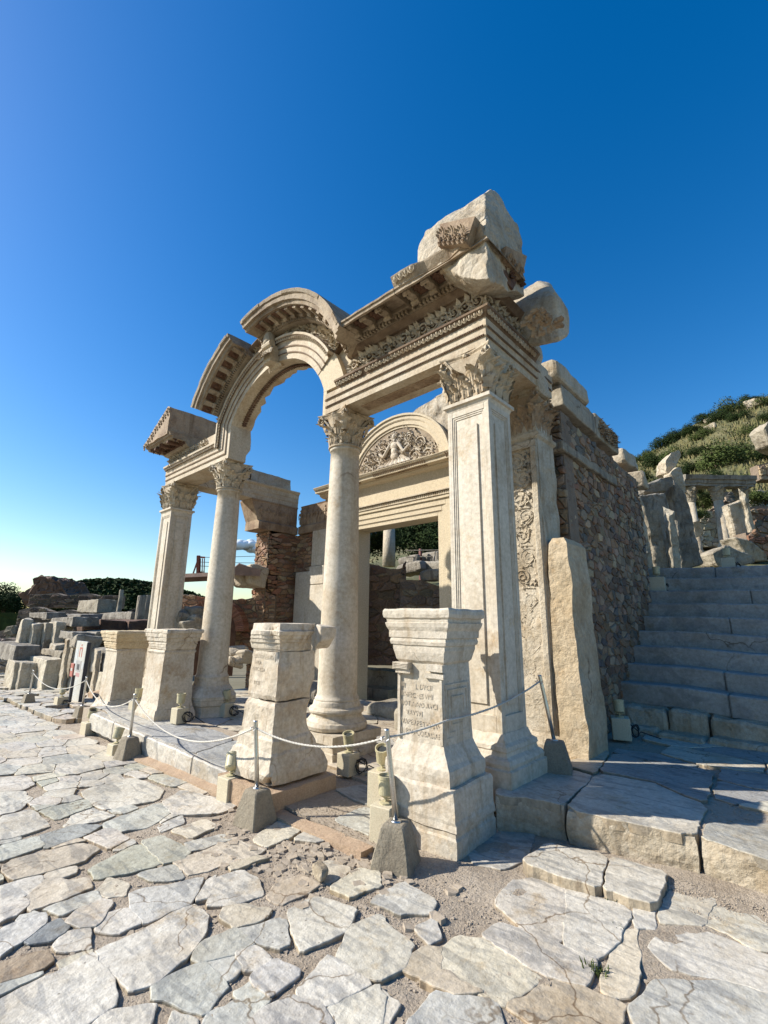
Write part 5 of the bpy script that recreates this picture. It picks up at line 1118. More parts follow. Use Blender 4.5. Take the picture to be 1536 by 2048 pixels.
for i, ((ox, oy, s), col, pts) in enumerate(SLABS):
    P = [pG(ox+x/s, oy+y/s)[:2] for x, y in pts]
    P = [(p[0], p[1]) for p in P]
    if area(P) < 0: P = P[::-1]
    done.append(P); cx = sum(p[0] for p in P)/len(P); cy = sum(p[1] for p in P)/len(P)
    slabmesh(bmP, layP, P, slabtf(gz, -.010+rp.uniform(-.004, .004), rp.uniform(-.01, .01), rp.uniform(-.01, .01), cx, cy), .011, -.018, jc(col, rp, .05))
def sdist(P, q):   # most separating edge of polygon P for point q (positive = outside)
    best = (-9, None)
    for i in range(len(P)):
        a, b = P[i], P[(i+1) % len(P)]; l = math.hypot(b[0]-a[0], b[1]-a[1]) or 1e-6; n = ((b[1]-a[1])/l, -(b[0]-a[0])/l); d = (q[0]-a[0])*n[0]+(q[1]-a[1])*n[1]
        if d > best[0]: best = (d, (a, n))
    return best
def fillcells(bm, lay, x0, x1, y0, y1, sx, sy, seed, tfz, dz, gap, h, avoid, cols, test=None, rg=.003):
    r = random.Random(seed)
    for p, poly in voronoi(x0, x1, y0, y1, sx, sy, seed):
        ok = True
        if test and not test(p): continue
        for Q in avoid:
            qc = (sum(a[0] for a in Q)/len(Q), sum(a[1] for a in Q)/len(Q))
            if abs(qc[0]-p[0]) > 2.2 or abs(qc[1]-p[1]) > 2.2: continue
            d, e = sdist(Q, p)
            if d < .03: ok = False; break
            poly = clip(poly, (e[0][0]+e[1][0]*.02, e[0][1]+e[1][1]*.02), (-e[1][0], -e[1][1]))
            if len(poly) < 3: ok = False; break
        if ok and abs(area(poly)) > .006:
            slabmesh(bm, lay, poly, slabtf(tfz, dz+r.uniform(-.005, .005), r.uniform(-.012, .012), r.uniform(-.012, .012), p[0], p[1]), h, gap, jc(r.choice(cols), r, .06), jit=.022, edge=.03 if p[0] > -6.2 else .07, q=.08)
cols = [W_, W_, GY, W_, CRM, GY, GRN, TAN]
fillcells(bmP, layP, -6.2, 3.0, .0, 2.5, .30, .20, 3, gz, -.018, .003, .02, done, cols, test=lambda p: not (-3.05 < p[0] < -1.5 and 1.95+.15*noise.noise(Vector((p[0]*3, p[1]*3, 0))) < p[1] and p[1] < 2.7) and not (-3.8 < p[0] < -3.3 and p[1] > 2.2), rg=.005)
fillcells(bmP, layP, -30, -6.2, -1.0, 2.5, .55, .34, 4, gz, -.016, .003, .02, done, [W_, W_, GY, W_, CRM], rg=.006)
fillcells(bmP, layP, -1.6, 3.0, 2.5, 3.5, .55, .42, 9, gz, -.010, .012, .02, done, [W_, W_, GY], test=lambda p: p[0] > -.6 and p[1] < 3.3)
fillcells(bmP, layP, -30, -9.9, 2.5, 4.2, .6, .35, 11, gz, .03, .02, .03, [], [W_, GY, CRM], test=lambda p: rp.random() < .85, rg=.03)
relief(bmP, .075, .006); tag(fin('street_paving', bmP, M['pave']), kind='structure')
# ---------- floor slabs of the temple terrace (left part raised, right part low)
bmF = bmesh.new(); layF = tintlay(bmF)
fl = lambda a, b: 0.0
fillcells(bmF, layF, -9.0, -4.35, 2.62, 3.5, 1.25, .62, 21, fl, .085, .006, .02, [], [GY, (.66, .72, .78), GY], rg=.006)
fillcells(bmF, layF, -9.6, -1.98, 3.5, 6.7, .8, .6, 22, fl, .03, .006, .02, [], [GY, CRM, TAN, CRM], rg=.004)
fillcells(bmF, layF, -4.3, -2.6, 2.7, 3.5, .55, .34, 23, fl, -.01, .02, .02, [], [GY, TAN, CRM, BL], rg=.004, test=lambda p: rp.random() < .75)
relief(bmF, .12, .005); tag(fin('terrace_floor', bmF, M['pave']), kind='structure')
bm = bmesh.new(); box(bm, (-9.2, 2.66, -.6), (-4.35, 3.52, .078)); box(bm, (-9.8, 3.5, -.6), (-2.0, 6.9, .022)); box(bm, (-4.33, 2.64, -.5), (-2.35, 3.5, -.004)); cut(bm, .2, 5); disp(bm, .006, 6, 2)
tag(fin('terrace_core', bm, M['gravel']), kind='structure')
# long kerb slabs at the front of the raised part
bm = bmesh.new(); lay = tintlay(bm); r = random.Random(3); x = -8.55
while x < -4.6:
    L = r.uniform(.9, 1.5); x2 = min(x+L, -4.4); bx = bmesh.new()
    box(bx, (x+.006, 2.57, -.14+SL*0), (x2-.006, 2.70+r.uniform(0, .05), .095), .012); cut(bx, .05, 6); disp(bx, .008, 8, x)
    t_ = bpy.data.meshes.new('t'); bx.to_mesh(t_); bx.free(); bm.from_mesh(t_); bpy.data.meshes.remove(t_); x = x2
for f in bm.faces:
    for l in f.loops: l[lay] = (.9, .9, .9, 1)
tag(fin('kerb_slabs', bm, M['pave']), kind='structure')
bm = bmesh.new(); loft(bm, [[(-6.6, 2.44, -.3), (-2.50, 2.50, -.12), (-2.50, 2.62, -.12), (-6.6, 2.58, -.3)], [(-6.6, 2.44, -.13), (-2.50, 2.50, .005), (-2.50, 2.62, .01), (-6.6, 2.58, -.11)]]); cut(bm, .07, 7); disp(bm, .008, 7, 5); tag(fin('foundation_strip', bm, M['plaster']), kind='structure')
# raised long slab and platform at right
bmR = bmesh.new(); layR = tintlay(bmR)
def pz(ox, oy, s, pts, z): return [tuple(pZ(ox+x/s, oy+y/s, z)[:2]) for x, y in pts]
K1 = pz(*G4, [(622, 440), (720, 365), (945, 412), (925, 540)], .09); K2 = pz(*G4, [(930, 540), (948, 413), (1170, 475), (1130, 600)], .09)
for P in (K1, K2):
    if area(P) < 0: P = P[::-1]
    slabmesh(bmR, layR, P, slabtf(fl, 0), .08, .002, W_)
PL = [([(535, 200), (548, 165), (650, 90), (760, 95), (900, 130), (785, 238), (680, 215)], .25, GY), ([(790, 250), (905, 122), (1100, 150), (1310, 240), (1270, 358)], .25, W_), ([(1285, 360), (1310, 300), (1536, 305), (1700, 335), (1700, 490), (1536, 435)], .25, GY),
      ([(910, 110), (970, 45), (1340, 115), (1310, 232), (1100, 145)], .262, BL), ([(770, 88), (930, 30), (955, 45), (903, 120)], .262, TAN)]
PP = []
for pts, z, col in PL:
    P = pz(*G4, pts, z)
    if area(P) < 0: P = P[::-1]
    PP.append(P); slabmesh(bmR, layR, P, slabtf(fl, 0), z, .002, col, dp=-.19)
fillcells(bmR, layR, -1.95, 5.0, 3.5, 6.6, .8, .5, 31, fl, .235, .012, .02, PP, [GY, W_, BL, CRM], test=lambda p: p[1] > 3.75 and not (p[0] < -1.7 and p[1] > 4.6), rg=.006)
relief(bmR, .08, .007); tag(fin('platform_slabs', bmR, M['pave']), kind='structure')
# the fronts of the thick platform slabs are rough tan stone
bm = bmesh.new()
for P, z in ((PP[0], .237), (PP[1], .237), (PP[2], .237)):
    cx = sum(p[0] for p in P)/len(P); cy = sum(p[1] for p in P)/len(P)
    loft(bm, [[(cx+(x-cx)*k, cy+(y-cy)*k, zz) for x, y in dens(P, .06)] for zz, k in ((-.05, .93), (.03, .985), (.10, 1.0), (.20, 1.0), (z, .985))])
cut(bm, .05, 4); disp(bm, .014, 9, 6); tag(fin('platform_edge', bm, M['rockm']), kind='structure')
xs = list(np.arange(-2.15, 6, .08)); ys = list(np.arange(3.62, 7.0, .08))
grid('platform_gravel', xs, ys, lambda x, y: (.232 if y > 3.75 else -.2)+noise.noise(Vector((x*5, y*5, 0)))*.008, M['gravel'])
# ---------- stairs
TILT = -.036
def stepblock(bm, x0, x1, y0, y1, z0, z1, be=.015):
    r_ = box(bm, (x0, y0, z0), (x1, y1, z1), be)
    for v in r_: v.co.z += TILT*(v.co.x+1.5)
bm = bmesh.new(); r = random.Random(8)
for k in range(0, 9):
    y = 6.9+.36*k; z = .76+.22*k; x = -2.5
    while x < 6:
        L = r.uniform(1.2, 2.8); stepblock(bm, x+.003, min(x+L, 6)-.003, y+r.uniform(-.012, .012), y+.40, z-.26, z+r.uniform(-.008, .008)); x += L
cut(bm, .16, 6)
for v in bm.verts: v.co.z += noise.noise(Vector((v.co.x*1.1, v.co.y*.4, 1)))*.025
disp(bm, .006, 6, 9); tag(fin('stairs', bm, M['step']), kind='structure')
bm = bmesh.new(); r = random.Random(12)
for (y, z, hh) in ((6.42, .31, .10), (6.66, .52, .22)):
    x = -2.3
    while x < 6:
        L = r.uniform(.4, 1.0); bx = bmesh.new(); box(bx, (x+.01, y+r.uniform(-.05, .05), z-hh-.1), (x+L-.01, y+.45, z+r.uniform(-.02, .02)), .03)
        for v in bx.verts: v.co.z += TILT*(v.co.x+1.5)*(1 if y > 6.5 else .3)
        cut(bx, .07, 5); disp(bx, .02, 6, x); t_ = bpy.data.meshes.new('t'); bx.to_mesh(t_); bx.free(); bm.from_mesh(t_); bpy.data.meshes.remove(t_); x += L
tag(fin('rough_lower_steps', bm, M['rockm']), kind='structure')
# ---------- gravel and chips
bm = bmesh.new(); r = random.Random(2)
_OV = [(1, 0, 0), (-1, 0, 0), (0, 1, 0), (0, -1, 0), (0, 0, 1), (0, 0, -1)]; _OF = [(0, 2, 4), (2, 1, 4), (1, 3, 4), (3, 0, 4), (2, 0, 5), (1, 2, 5), (3, 1, 5), (0, 3, 5)]
def peb(x, y, z, s):
    a = r.uniform(.6, 1.2); b = r.uniform(.5, .95); c, d = math.cos(a*9), math.sin(a*9)
    v = [bm.verts.new((x+(p[0]*c-p[1]*d*b)*s*a*r.uniform(.75, 1.1), y+(p[0]*d+p[1]*c*b)*s*a, z+p[2]*s*.6*r.uniform(.7, 1.1)+s*.2)) for p in _OV]
    for f in _OF: bm.faces.new([v[i] for i in f])
def chip(x, y, z, s):
    n = r.randint(4, 6); a0 = r.uniform(0, 6); P = [(x+s*r.uniform(.7, 1.2)*math.cos(a0+k*6.283/n), y+s*r.uniform(.5, .9)*math.sin(a0+k*6.283/n)) for k in range(n)]
    t = [bm.verts.new((p[0]+(x-p[0])*.15, p[1]+(y-p[1])*.15, z+s*r.uniform(.15, .4))) for p in P]; b = [bm.verts.new((p[0], p[1], z-.02)) for p in P]
    bm.faces.new(t)
    for k in range(n): bm.faces.new((b[k], b[(k+1) % n], t[(k+1) % n], t[k]))
for _ in range(1500):
    x = -r.random()**1.4*6+.2; y = r.uniform(.6, 2.6); chip(x, y, soilz(x, y), r.uniform(.008, .024))
for _ in range(260):
    x, y = r.gauss(-2.9, .5), r.gauss(2.25, .25); chip(x, y, soilz(x, y), r.uniform(.02, .06))
for _ in range(14000):
    x = -r.random()**1.5*6+.3; y = r.uniform(.5, 2.6); peb(x, y, soilz(x, y)+.0, r.uniform(.002, .006)+(.006 if r.random() < .06 else 0))
for _ in range(12000):
    x, y = r.choice([(r.gauss(-2.15, .5), r.gauss(2.25, .3)), (r.uniform(-4.1, -2.4), r.uniform(2.6, 3.5)), (r.uniform(-1.7, .3), r.uniform(3.2, 3.5))]); peb(x, y, soilz(x, y) if y < 2.6 else (.0 if x < -2 else soilz(x, y)), r.uniform(.003, .008))
for _ in range(5000):
    x = r.uniform(-1.9, 1.5); y = r.uniform(3.8, 6.3); peb(x, y, .234, r.uniform(.003, .010))
tag(fin('gravel', bm, M['gravel']), 'small loose gravel and chips between the paving slabs', 'gravel', kind='stuff')
for i, (px, py, s, dz) in enumerate(((985, 1620, .07, .05), (1015, 1600, .09, .1), (640, 1745, .05, .02), (1165, 1480, .10, .28), (1190, 1475, .12, .27), (475, 1545, .10, .05), (500, 1560, .08, .03), (720, 1500, .06, .1))):
    p = pZ(px, py, dz); rk = rock('loose_stone', boxpts((p.x-s, p.y-s*.8, p.z-s*.4), (p.x+s, p.y+s*.8, p.z+s*.6), s*.35, i+90), M['rockm' if i != 0 else 'grey'], None, .04, .01, 9, 90+i, .015)
    tag(rk, ['small grey stone wedged behind the inscribed pedestal', 'pale stone leaning between inscribed pedestal and platform slab', 'small stone in the earth left of the nearest rope post', 'flat stone at the foot of the standing tan slab', 'pale rubble stone beside the floodlight at the stair foot', 'pale broken stone beside the base of the cracked pedestal', 'dark stone between floodlight block and cracked pedestal', 'stone at the foot of the nearer round column'][i], 'stone')
# weeds
bm = bmesh.new(); r = random.Random(6)
def tuft(p, n, s):
    for _ in range(n):
        a = r.uniform(0, 6.28); b = Vector(p)+Vector((r.gauss(0, s*.8), r.gauss(0, s*.5), 0)); d = Vector((math.cos(a)*.7, math.sin(a)*.7, r.uniform(.4, 1))); leaf(bm, b, d, (0, 0, 1), d.cross(Vector((0, 0, 1))), s*r.uniform(.4, .9), s*.35, .3, .1, 1, 2, 3)
for px, py, n, s in ((1160, 1685, 50, .035), (1200, 1695, 40, .03), (1235, 1700, 40, .03), (1285, 1712, 30, .03), (1240, 1795, 60, .03), (1225, 1805, 40, .03), (1195, 1945, 70, .035), (1240, 1860, 30, .025), (1255, 1840, 30, .02)): tuft(pG(px, py, -.01), n, s)
tag(fin('weeds', bm, M['leafm']), 'small green weeds growing in the joints of the paving', 'weeds', kind='stuff')
# ================================================================== TERRAIN BEHIND AND RIGHT
RIDGE = [(400, 1170), (600, 1140), (760, 1075), (830, 1062), (900, 1045), (1000, 1010), (1100, 985), (1200, 950), (1285, 912), (1340, 880), (1400, 848), (1470, 812), (1536, 793), (1650, 760), (1800, 720), (2000, 690)]
def ridge(px):
    for (a, b), (c, d) in zip(RIDGE, RIDGE[1:]):
        if px <= c: return b+(d-b)*(px-a)/(c-a)
    return RIDGE[-1][1]
def prow(px):
    ry = ridge(px); right = min(1, max(0, (px-1000)/300))
    lo = 1225-(1225-1137)*right
    return [(10.9, lo+5), (12.5, lo-4*right), (15, 1195*(1-right)+1118*right), (19, 1170*(1-right)+1085*right), (24, 1150*(1-right)+1050*right), (32, (1130*(1-right)+1005*right)), (45, ry+(1260-ry)*.28), (65, ry+(1260-ry)*.13), (90, ry), (130, ry+25), (200, ry+90)]
bm = bmesh.new(); cs = []
pxs = list(range(560, 2020, 20))
for px in pxs:
    R = prow(px); col = []
    for (d0, y0), (d1, y1) in zip(R, R[1:]):
        for k in range(5):
            t = k/5; p = pD(px, y0+(y1-y0)*t, d0+(d1-d0)*t)
            if d0 > 18: p += Vector((0, 0, noise.noise(p*.22)*.5*(d0/40)+noise.noise(p*.7)*.2*(d0/60)))
            else: p += Vector((0, 0, noise.noise(p*.8)*.06))
            col.append(bm.verts.new(p))
    cs.append(col)
for a, b in zip(cs, cs[1:]):
    for i in range(len(a)-1): bm.faces.new((a[i], b[i], b[i+1], a[i+1]))
hill = tag(fin('hillside', bm, M['hill'], None, True), kind='structure')
def hillpt(px, t):
    """point on the hillside above column px, t in 0..1 from its foot to the ridge"""
    R = prow(px)[:9]; f = t*(len(R)-1); i = min(int(f), len(R)-2); f -= i
    (d0, y0), (d1, y1) = R[i], R[i+1]; return pD(px, y0+(y1-y0)*f, d0+(d1-d0)*f), d0+(d1-d0)*f
# dry grass
bm = bmesh.new(); r = random.Random(4)
for _ in range(9000):
    px = r.uniform(1180, 1700); t = r.uniform(.42, .99); p, d = hillpt(px, t); s = .3+.004*d
    for q in range(2):
        a = r.uniform(0, 6.28); w2 = Vector((math.cos(a), math.sin(a), 0))*s*.25; b = p+Vector((r.uniform(-.5, .5), r.uniform(-.5, .5), -.05)); v = [bm.verts.new(b-w2), bm.verts.new(b+w2), bm.verts.new(b+Vector((r.uniform(-.2, .2), r.uniform(-.2, .2), s*r.uniform(.6, 1.2))))]; bm.faces.new(v)
tag(fin('hill_grass', bm, M['grass'], None, False, False), 'dry yellow and green grass covering the hillside', 'grass', kind='stuff')
# shrubs
def foliage(n, blobs, size, seed, rad=(1, 1, .8)):
    bm = bmesh.new(); r = random.Random(seed); B = []
    for _ in range(blobs):
        a = r.uniform(0, 6.28); e = r.uniform(-.2, 1.1); k = r.uniform(.25, .72); B.append((Vector((math.cos(a)*math.cos(e)*k*rad[0], math.sin(a)*math.cos(e)*k*rad[1], (math.sin(e)*k+.15)*rad[2])), r.uniform(.22, .48)))
    for _ in range(n):
        c, s = r.choice(B); v = Vector((r.gauss(0, 1), r.gauss(0, 1), r.gauss(0, 1))).normalized(); p = c+v*s*r.uniform(.65, 1.08)
        u = Vector((r.gauss(0, 1), r.gauss(0, 1), r.gauss(0, .7))).normalized(); w2 = u.cross(v+Vector((.01, 0, 0))).normalized(); sz = size*r.uniform(.5, 1.2)
        bm.faces.new([bm.verts.new(p-u*sz), bm.verts.new(p+w2*sz*.5), bm.verts.new(p+u*sz), bm.verts.new(p-w2*sz*.5)])
    return bm
def mkmesh(bm, nm, m): me = bpy.data.meshes.new(nm); bm.to_mesh(me); bm.free(); me.materials.append(m); return me
BM_ = [mkmesh(foliage(6500, 22, .042, s, (1, 1, .8)), 'crown', M['leafd']) for s in (1, 2, 3)]
BL_ = [mkmesh(foliage(4500, 16, .046, s, (1, 1, .7)), 'crown', M['leafm']) for s in (4, 5)]
bt = bmesh.new(); 
for a in range(5): tube(bt, [(0, 0, -.15), (math.cos(a*1.25)*.15, math.sin(a*1.25)*.15, .2), (math.cos(a*1.25)*.45, math.sin(a*1.25)*.45, .55)], .035, 5, .3)
TR_ = mkmesh(bt, 'stem', M['bark'])
def shrub(p, s, mesh, lab, grp, cat='shrub', name='shrub', rz=0, sz=1):
    t = emp(name, lab, cat, grp, p); t.scale = (s, s, s*sz); t.rotation_euler = (0, 0, rz)
    for nm, me in (('stem', TR_), ('crown', mesh)): o = bpy.data.objects.new(nm, me); COL.objects.link(o); o.parent = t
SH = [(1290, .97, 1.5), (1312, .9, 1.9), (1330, .98, 1.6), (1352, .88, 2.0), (1362, .98, 1.5), (1385, .97, 1.4), (1405, .93, 1.6), (1412, .99, 1.5), (1440, .97, 1.3), (1462, .98, 2.0), (1478, .94, 1.3), (1500, .985, 1.4), (1520, .97, 1.4), (1535, .90, 1.2), (1300, .78, 2.0), (1325, .72, 1.8), (1345, .80, 1.7), (1385, .80, 1.5), (1440, .775, 3.6), (1472, .79, 1.9), (1425, .72, 1.7), (1500, .86, 1.5), (1375, .66, 1.0), (1410, .64, 1.2), (1490, .70, 1.0), (1530, .76, 1.6), (1560, .85, 1.6), (1365, .70, 1.3), (1280, .86, 1.6), (1395, .86, 1.3)]
adj = ['low', 'dense', 'rounded', 'spreading', 'dark', 'small']
for i, (px, t, s) in enumerate(SH):
    p, d = hillpt(px, t); sc = s*d/60*1.15; m = BM_[i % 3] if i % 3 else BL_[i % 2]
    where = 'on the ridge line' if t > .95 else ('high on the slope' if t > .83 else ('in the middle of the slope' if t > .74 else 'low on the slope above the colonnade'))
    side = 'just right of the rubble wall' if px < 1330 else ('left of the big round bush' if px < 1420 else ('near the big round bush' if px < 1480 else 'towards the right edge'))
    shrub(p, sc, m, f'{adj[i % 6]} green shrub {where}, {side}', 'shrubs on the hillside', rz=i)
for i, (px, py, d, s, k) in enumerate(((735, 1090, 15, 1.3, 0), (865, 1080, 17, 1.6, 1), (840, 1065, 19, 1.4, 2), (885, 1100, 15, 1.1, 0), (800, 1070, 20, 1.5, 1), (905, 1085, 16, 1.2, 2), (700, 1085, 17, 1.4, 1))):
    shrub(pD(px, py+12, d), s, BM_[k], ['dark bush behind the doorway, at its left jamb', 'bushy dark shrub seen at the top right of the doorway', 'dark shrub in the middle of the doorway top', 'bush against the right jamb seen through the doorway', 'dark bush just right of the stump column behind the doorway', 'bush hidden partly by the square pier behind the doorway', 'dark bush left of the doorway behind the round column'][i], 'bushes behind the temple', rz=i)
for i, (px, py, d, s, k) in enumerate(((1407, 1010, 17, .55, 0), (1378, 985, 17, .5, 1), (1530, 1005, 18, .7, 0), (1505, 1000, 18, .5, 1), (1400, 1035, 16, .4, 0))):
    shrub(pD(px, py, d), s, BL_[k], ['green bush between the first two columns of the small colonnade', 'green shrub left of the small colonnade', 'green bush right of the small colonnade by the terrace walls', 'small green shrub beside the tall post slab', 'low plant at the foot of the middle colonnade column'][i], 'green bushes round the colonnade', rz=i*2)
# ================================================================== RIGHT: colonnade and ruins above the stairs
DC = 15.5
def Dm(px_len, D): return px_len*D/F_
def colm(px, ytop, ybase, wpx, lab, D=DC):
    b = pD(px, ybase, D); tp = pD(px-8, ytop, D); h = tp.z-b.z; rr = Dm(wpx, D)/2
    t = emp('colonnade_column', lab, 'column', 'columns of the small colonnade', b); bm = bmesh.new()
    lathe(bm, b.x, b.y, [(b.z-.2, rr*1.3), (b.z+.05, rr*1.3), (b.z+.12, rr*1.15), (b.z+.15, rr), (b.z+h*.8, rr*.86)], 20); disp(bm, .01, 5, px); sh = part('shaft', bm, M['rockm'], t, True)
    capital('capital', b.x, b.y, rr*.9, rr*.9, b.z+h*.78, b.z+h, t, True, int(px), M['grey'], 1.5)
    return Vector((b.x, b.y, b.z+h))
tops = [colm(1398, 966, 1110, 17, 'left column of the small colonnade, half hidden by the leaning slab'), colm(1452, 966, 1095, 20, 'middle column of the small colonnade with round shaft'), colm(1505, 966, 1112, 19, 'right column of the small colonnade beside the leaning carved slab')]
a, b = tops[0], tops[2]; d = (b-a).normalized(); a = a-d*.3; b = b+d*.35
bm = bmesh.new(); n_ = Vector((-d.y, d.x, 0)).normalized(); hz = tops[1].z
loft(bm, [[Vector((p.x, p.y, z))+n_*s for p, s in ((a, -.22-o), (b, -.22-o), (b, .22+o), (a, .22+o))] for z, o in ((hz, 0), (hz+.08, 0), (hz+.09, .04), (hz+.2, .05), (hz+.22, .1), (hz+.36, .13), (hz+.38, .05))]); cut(bm, .2, 6); disp(bm, .03, 4, 7)
tag(fin('colonnade_beam', bm, M['darkstone']), 'dark grey stone beam lying across the three colonnade columns', 'stone beam')
def slab3(name, quad, D, th, m, lab, cat, cell=.1, amp=.02, D2=None, seed=0, grp=None):
    ps = [pD(x, y, (D if D2 is None else D+(D2-D)*i/(len(quad)-1)) if not isinstance(D, (list, tuple)) else D[i]) for i, (x, y) in enumerate(quad)]
    off = Vector((CF.x, CF.y, 0)).normalized()*th; bm = bmesh.new(); loft(bm, [ps, [p+off for p in ps]]); bmesh.ops.triangulate(bm, faces=bm.faces[:]); bmesh.ops.bevel(bm, geom=[e for e in bm.edges if e.calc_length() > .4], offset=.03, segments=1, affect='EDGES', clamp_overlap=True); cut(bm, cell*.7, 8); disp(bm, amp*1.6, 3.5, seed); disp(bm, amp*.5, 14, seed)
    return tag(fin(name, bm, M[m]), lab, cat, grp)
slab3('fallen_slab', [(1456, 1010), (1488, 998), (1512, 1090), (1478, 1100)], 14.6, .3, 'rockm', 'pale leaning carved slab between the middle and right colonnade columns', 'stone slab', seed=2)
slab3('slab_post', [(1488, 998), (1497, 1003), (1527, 1112), (1514, 1117)], 14.2, .15, 'greyp', 'thin tall tan post slab leaning at the right colonnade column', 'stone post', seed=3)
slab3('leaning_pillar', [(1345, 955), (1372, 985), (1408, 1128), (1362, 1143), (1352, 1060)], 11.4, .5, 'darkstone', 'big dark grey leaning pillar at the top left of the stairs', 'stone pillar', seed=4)
slab3('pillar_top', [(1340, 948), (1352, 933), (1364, 938), (1373, 985), (1355, 992)], 11.45, .35, 'rockm', 'bright upper block of the leaning pillar, catching the sun', 'stone block', cell=.07, seed=5)
slab3('pointed_block', [(1333, 945), (1331, 925), (1345, 905), (1358, 898), (1363, 910), (1350, 932), (1343, 950)], 11.6, .4, 'rockm', 'pointed pale broken block standing on the leaning pillar', 'stone block', cell=.07, seed=6)
slab3('leaning_panel', [(1273, 1002), (1285, 1010), (1312, 1146), (1291, 1146)], 9.95, .12, 'greyp', 'narrow moulded marble panel leaning at the head of the stairs, leftmost of three', 'stone panel', seed=7, cell=.08)
slab3('leaning_panel', [(1286, 1012), (1298, 1018), (1320, 1032), (1342, 1144), (1313, 1146)], 10.1, .14, 'grey', 'middle weathered dark panel leaning at the head of the stairs', 'stone panel', seed=8, cell=.08)
slab3('leaning_panel', [(1335, 1031), (1352, 1036), (1365, 1143), (1344, 1144)], 10.0, .16, 'greyp', 'right hand rounded panel of the three leaning at the head of the stairs', 'stone panel', seed=9, cell=.08)
slab3('brick_stub', [(1280, 990), (1330, 985), (1345, 1035), (1345, 1146), (1285, 1146)], 10.9, .5, 'darkstone', 'dark brick and stone stub behind the leaning panels', 'ruin wall', seed=10)
slab3('capstone', [(1285, 968), (1328, 955), (1345, 952), (1347, 975), (1330, 985), (1290, 985)], 11.2, .6, 'darkstone', 'dark flat capstone between the rubble wall and the leaning pillar', 'stone block', seed=11)
slab3('fallen_drum', [(1425, 1105), (1455, 1090), (1500, 1108), (1510, 1125), (1450, 1140), (1432, 1128)], 11.8, .6, 'grey', 'broken grey block lying on the landing above the stairs', 'stone block', seed=12)
slab3('mound_slab', [(1470, 1072), (1500, 1080), (1530, 1105), (1536, 1122), (1495, 1120)], 13.4, .7, 'grey', 'big grey slab lying behind the broken block on the landing', 'stone slab', seed=13)
slab3('carved_top_block', [(1526, 856), (1536, 842), (1570, 836), (1570, 898), (1540, 890)], 12.0, .5, 'grey', 'grey and white carved block high at the right edge of the picture', 'stone block', seed=14)
slab3('landing_slab', [(1440, 1133), (1620, 1128), (1640, 1150), (1440, 1142)], 10.9, .8, 'step', 'long pale landing slab at the top right of the stairs', 'paving slab', seed=15)
slab3('white_block', [(1384, 1045), (1402, 1040), (1408, 1065), (1392, 1072)], 14.8, .3, 'rockm', 'small white block leaning between left and middle colonnade columns', 'stone block', seed=16)
def rwall(pa, pb, D, hpx, sx, sy, lab, seed, pal=PAL_R, D2=None):
    a = pD(pa[0], pa[1], D); b = pD(pb[0], pb[1], D2 or D); b = Vector((b.x, b.y, a.z)); U = (b-a); L = U.length; U.normalize(); W = Vector((U.y, -U.x, 0)); 
    if W.dot(Vector((0, 0, 1.5))-a) < 0: W = -W
    h = Dm(hpx, (D+(D2 or D))/2); r = random.Random(seed); ph = r.uniform(0, 9)
    o = rubble('ruined_wall', a, U, (0, 0, 1), W, L, h, sx, sy, None, None, pal, seed, sy*.3, topf=lambda x: h*(.80+.22*noise.noise(Vector((x*.9+ph, seed, 0)))), back=.5)
    return tag(o, lab, 'ruin wall')
WHT = [(.75, .72, .66), (.6, .57, .5), (.5, .44, .36), (.82, .8, .75)]
rwall((1390, 1095), (1446, 1092), 17.0, 88, .34, .22, 'pale rubble terrace wall seen between the colonnade columns', 61, WHT)
rwall((1448, 1050), (1500, 1050), 18.5, 88, .4, .28, 'tan block of masonry behind the middle colonnade column', 62, PAL_R)
rwall((1498, 1065), (1640, 1065), 17.2, 62, .34, .22, 'lower rubble terrace wall at the right edge', 63, PAL_R)
rwall((1500, 1022), (1640, 1022), 20, 45, .5, .3, 'upper pale terrace wall at the right edge', 64, WHT)
rwall((1520, 960), (1640, 960), 23, 40, .4, .25, 'small tan wall on the slope at the right edge', 65, [(.6, .48, .34), (.5, .4, .3)])
rwall((1500, 1115), (1640, 1130), 13.8, 60, .3, .2, 'shaded rubble wall behind the landing at the right edge', 66, PAL_B)
# ridge rocks
for i, (px, t, s) in enumerate(((1420, .985, .9), (1422, .95, .8), (1508, .975, 1.3))):
    p, d = hillpt(px, t); tag(rock('ridge_rock', boxpts(p-Vector((s, s, .3)), p+Vector((s, s, s*.8)), s*.3, i), M['rockm'], None, .4, .15, .8, i, .2), ['grey rock on the ridge in the middle of the hillside', 'grey rock just below the ridge in the middle of the hillside', 'long pale rock below the ridge near the right edge', 'rock on the ridge at the right edge'][i], 'rock')
# ================================================================== BEHIND THE DOORWAY
rwall((700, 1330), (812, 1330), 9.9, 245, .28, .17, 'high dark rubble wall filling the left of the doorway', 71, [(.30, .23, .18), (.24, .19, .16), (.34, .26, .2)])
rwall((800, 1330), (905, 1332), 9.6, 208, .28, .15, 'lower dark rubble wall at the right of the doorway', 72, [(.30, .26, .22), (.22, .2, .18), (.34, .3, .26)])
b = pD(778, 1100, 14); bm = bmesh.new(); lathe(bm, b.x, b.y, [(b.z-.5, .2), (b.z, .19), (pD(778, 1050, 14).z, .175)], 20); tag(fin('stump_column', bm, M['rockm'], None, True), 'pale column stump standing on the wall behind the doorway', 'column')
t = emp('timber_rail', 'red wooden rail post with pale rails seen through the doorway', 'railing', loc=pD(841, 1135, 12.5))
b = pD(841, 1138, 12.5); q = pD(841, 1096, 12.5); bm = bmesh.new(); box(bm, (b.x-.035, b.y-.035, b.z-.3), (b.x+.035, b.y+.035, q.z), .006); part('rail_post', bm, M['redw'], t)
bm = bmesh.new()
for y in (1101, 1114, 1125): tube(bm, [pD(812, y, 12.5), pD(895, y-1, 12.5)], .014, 6)
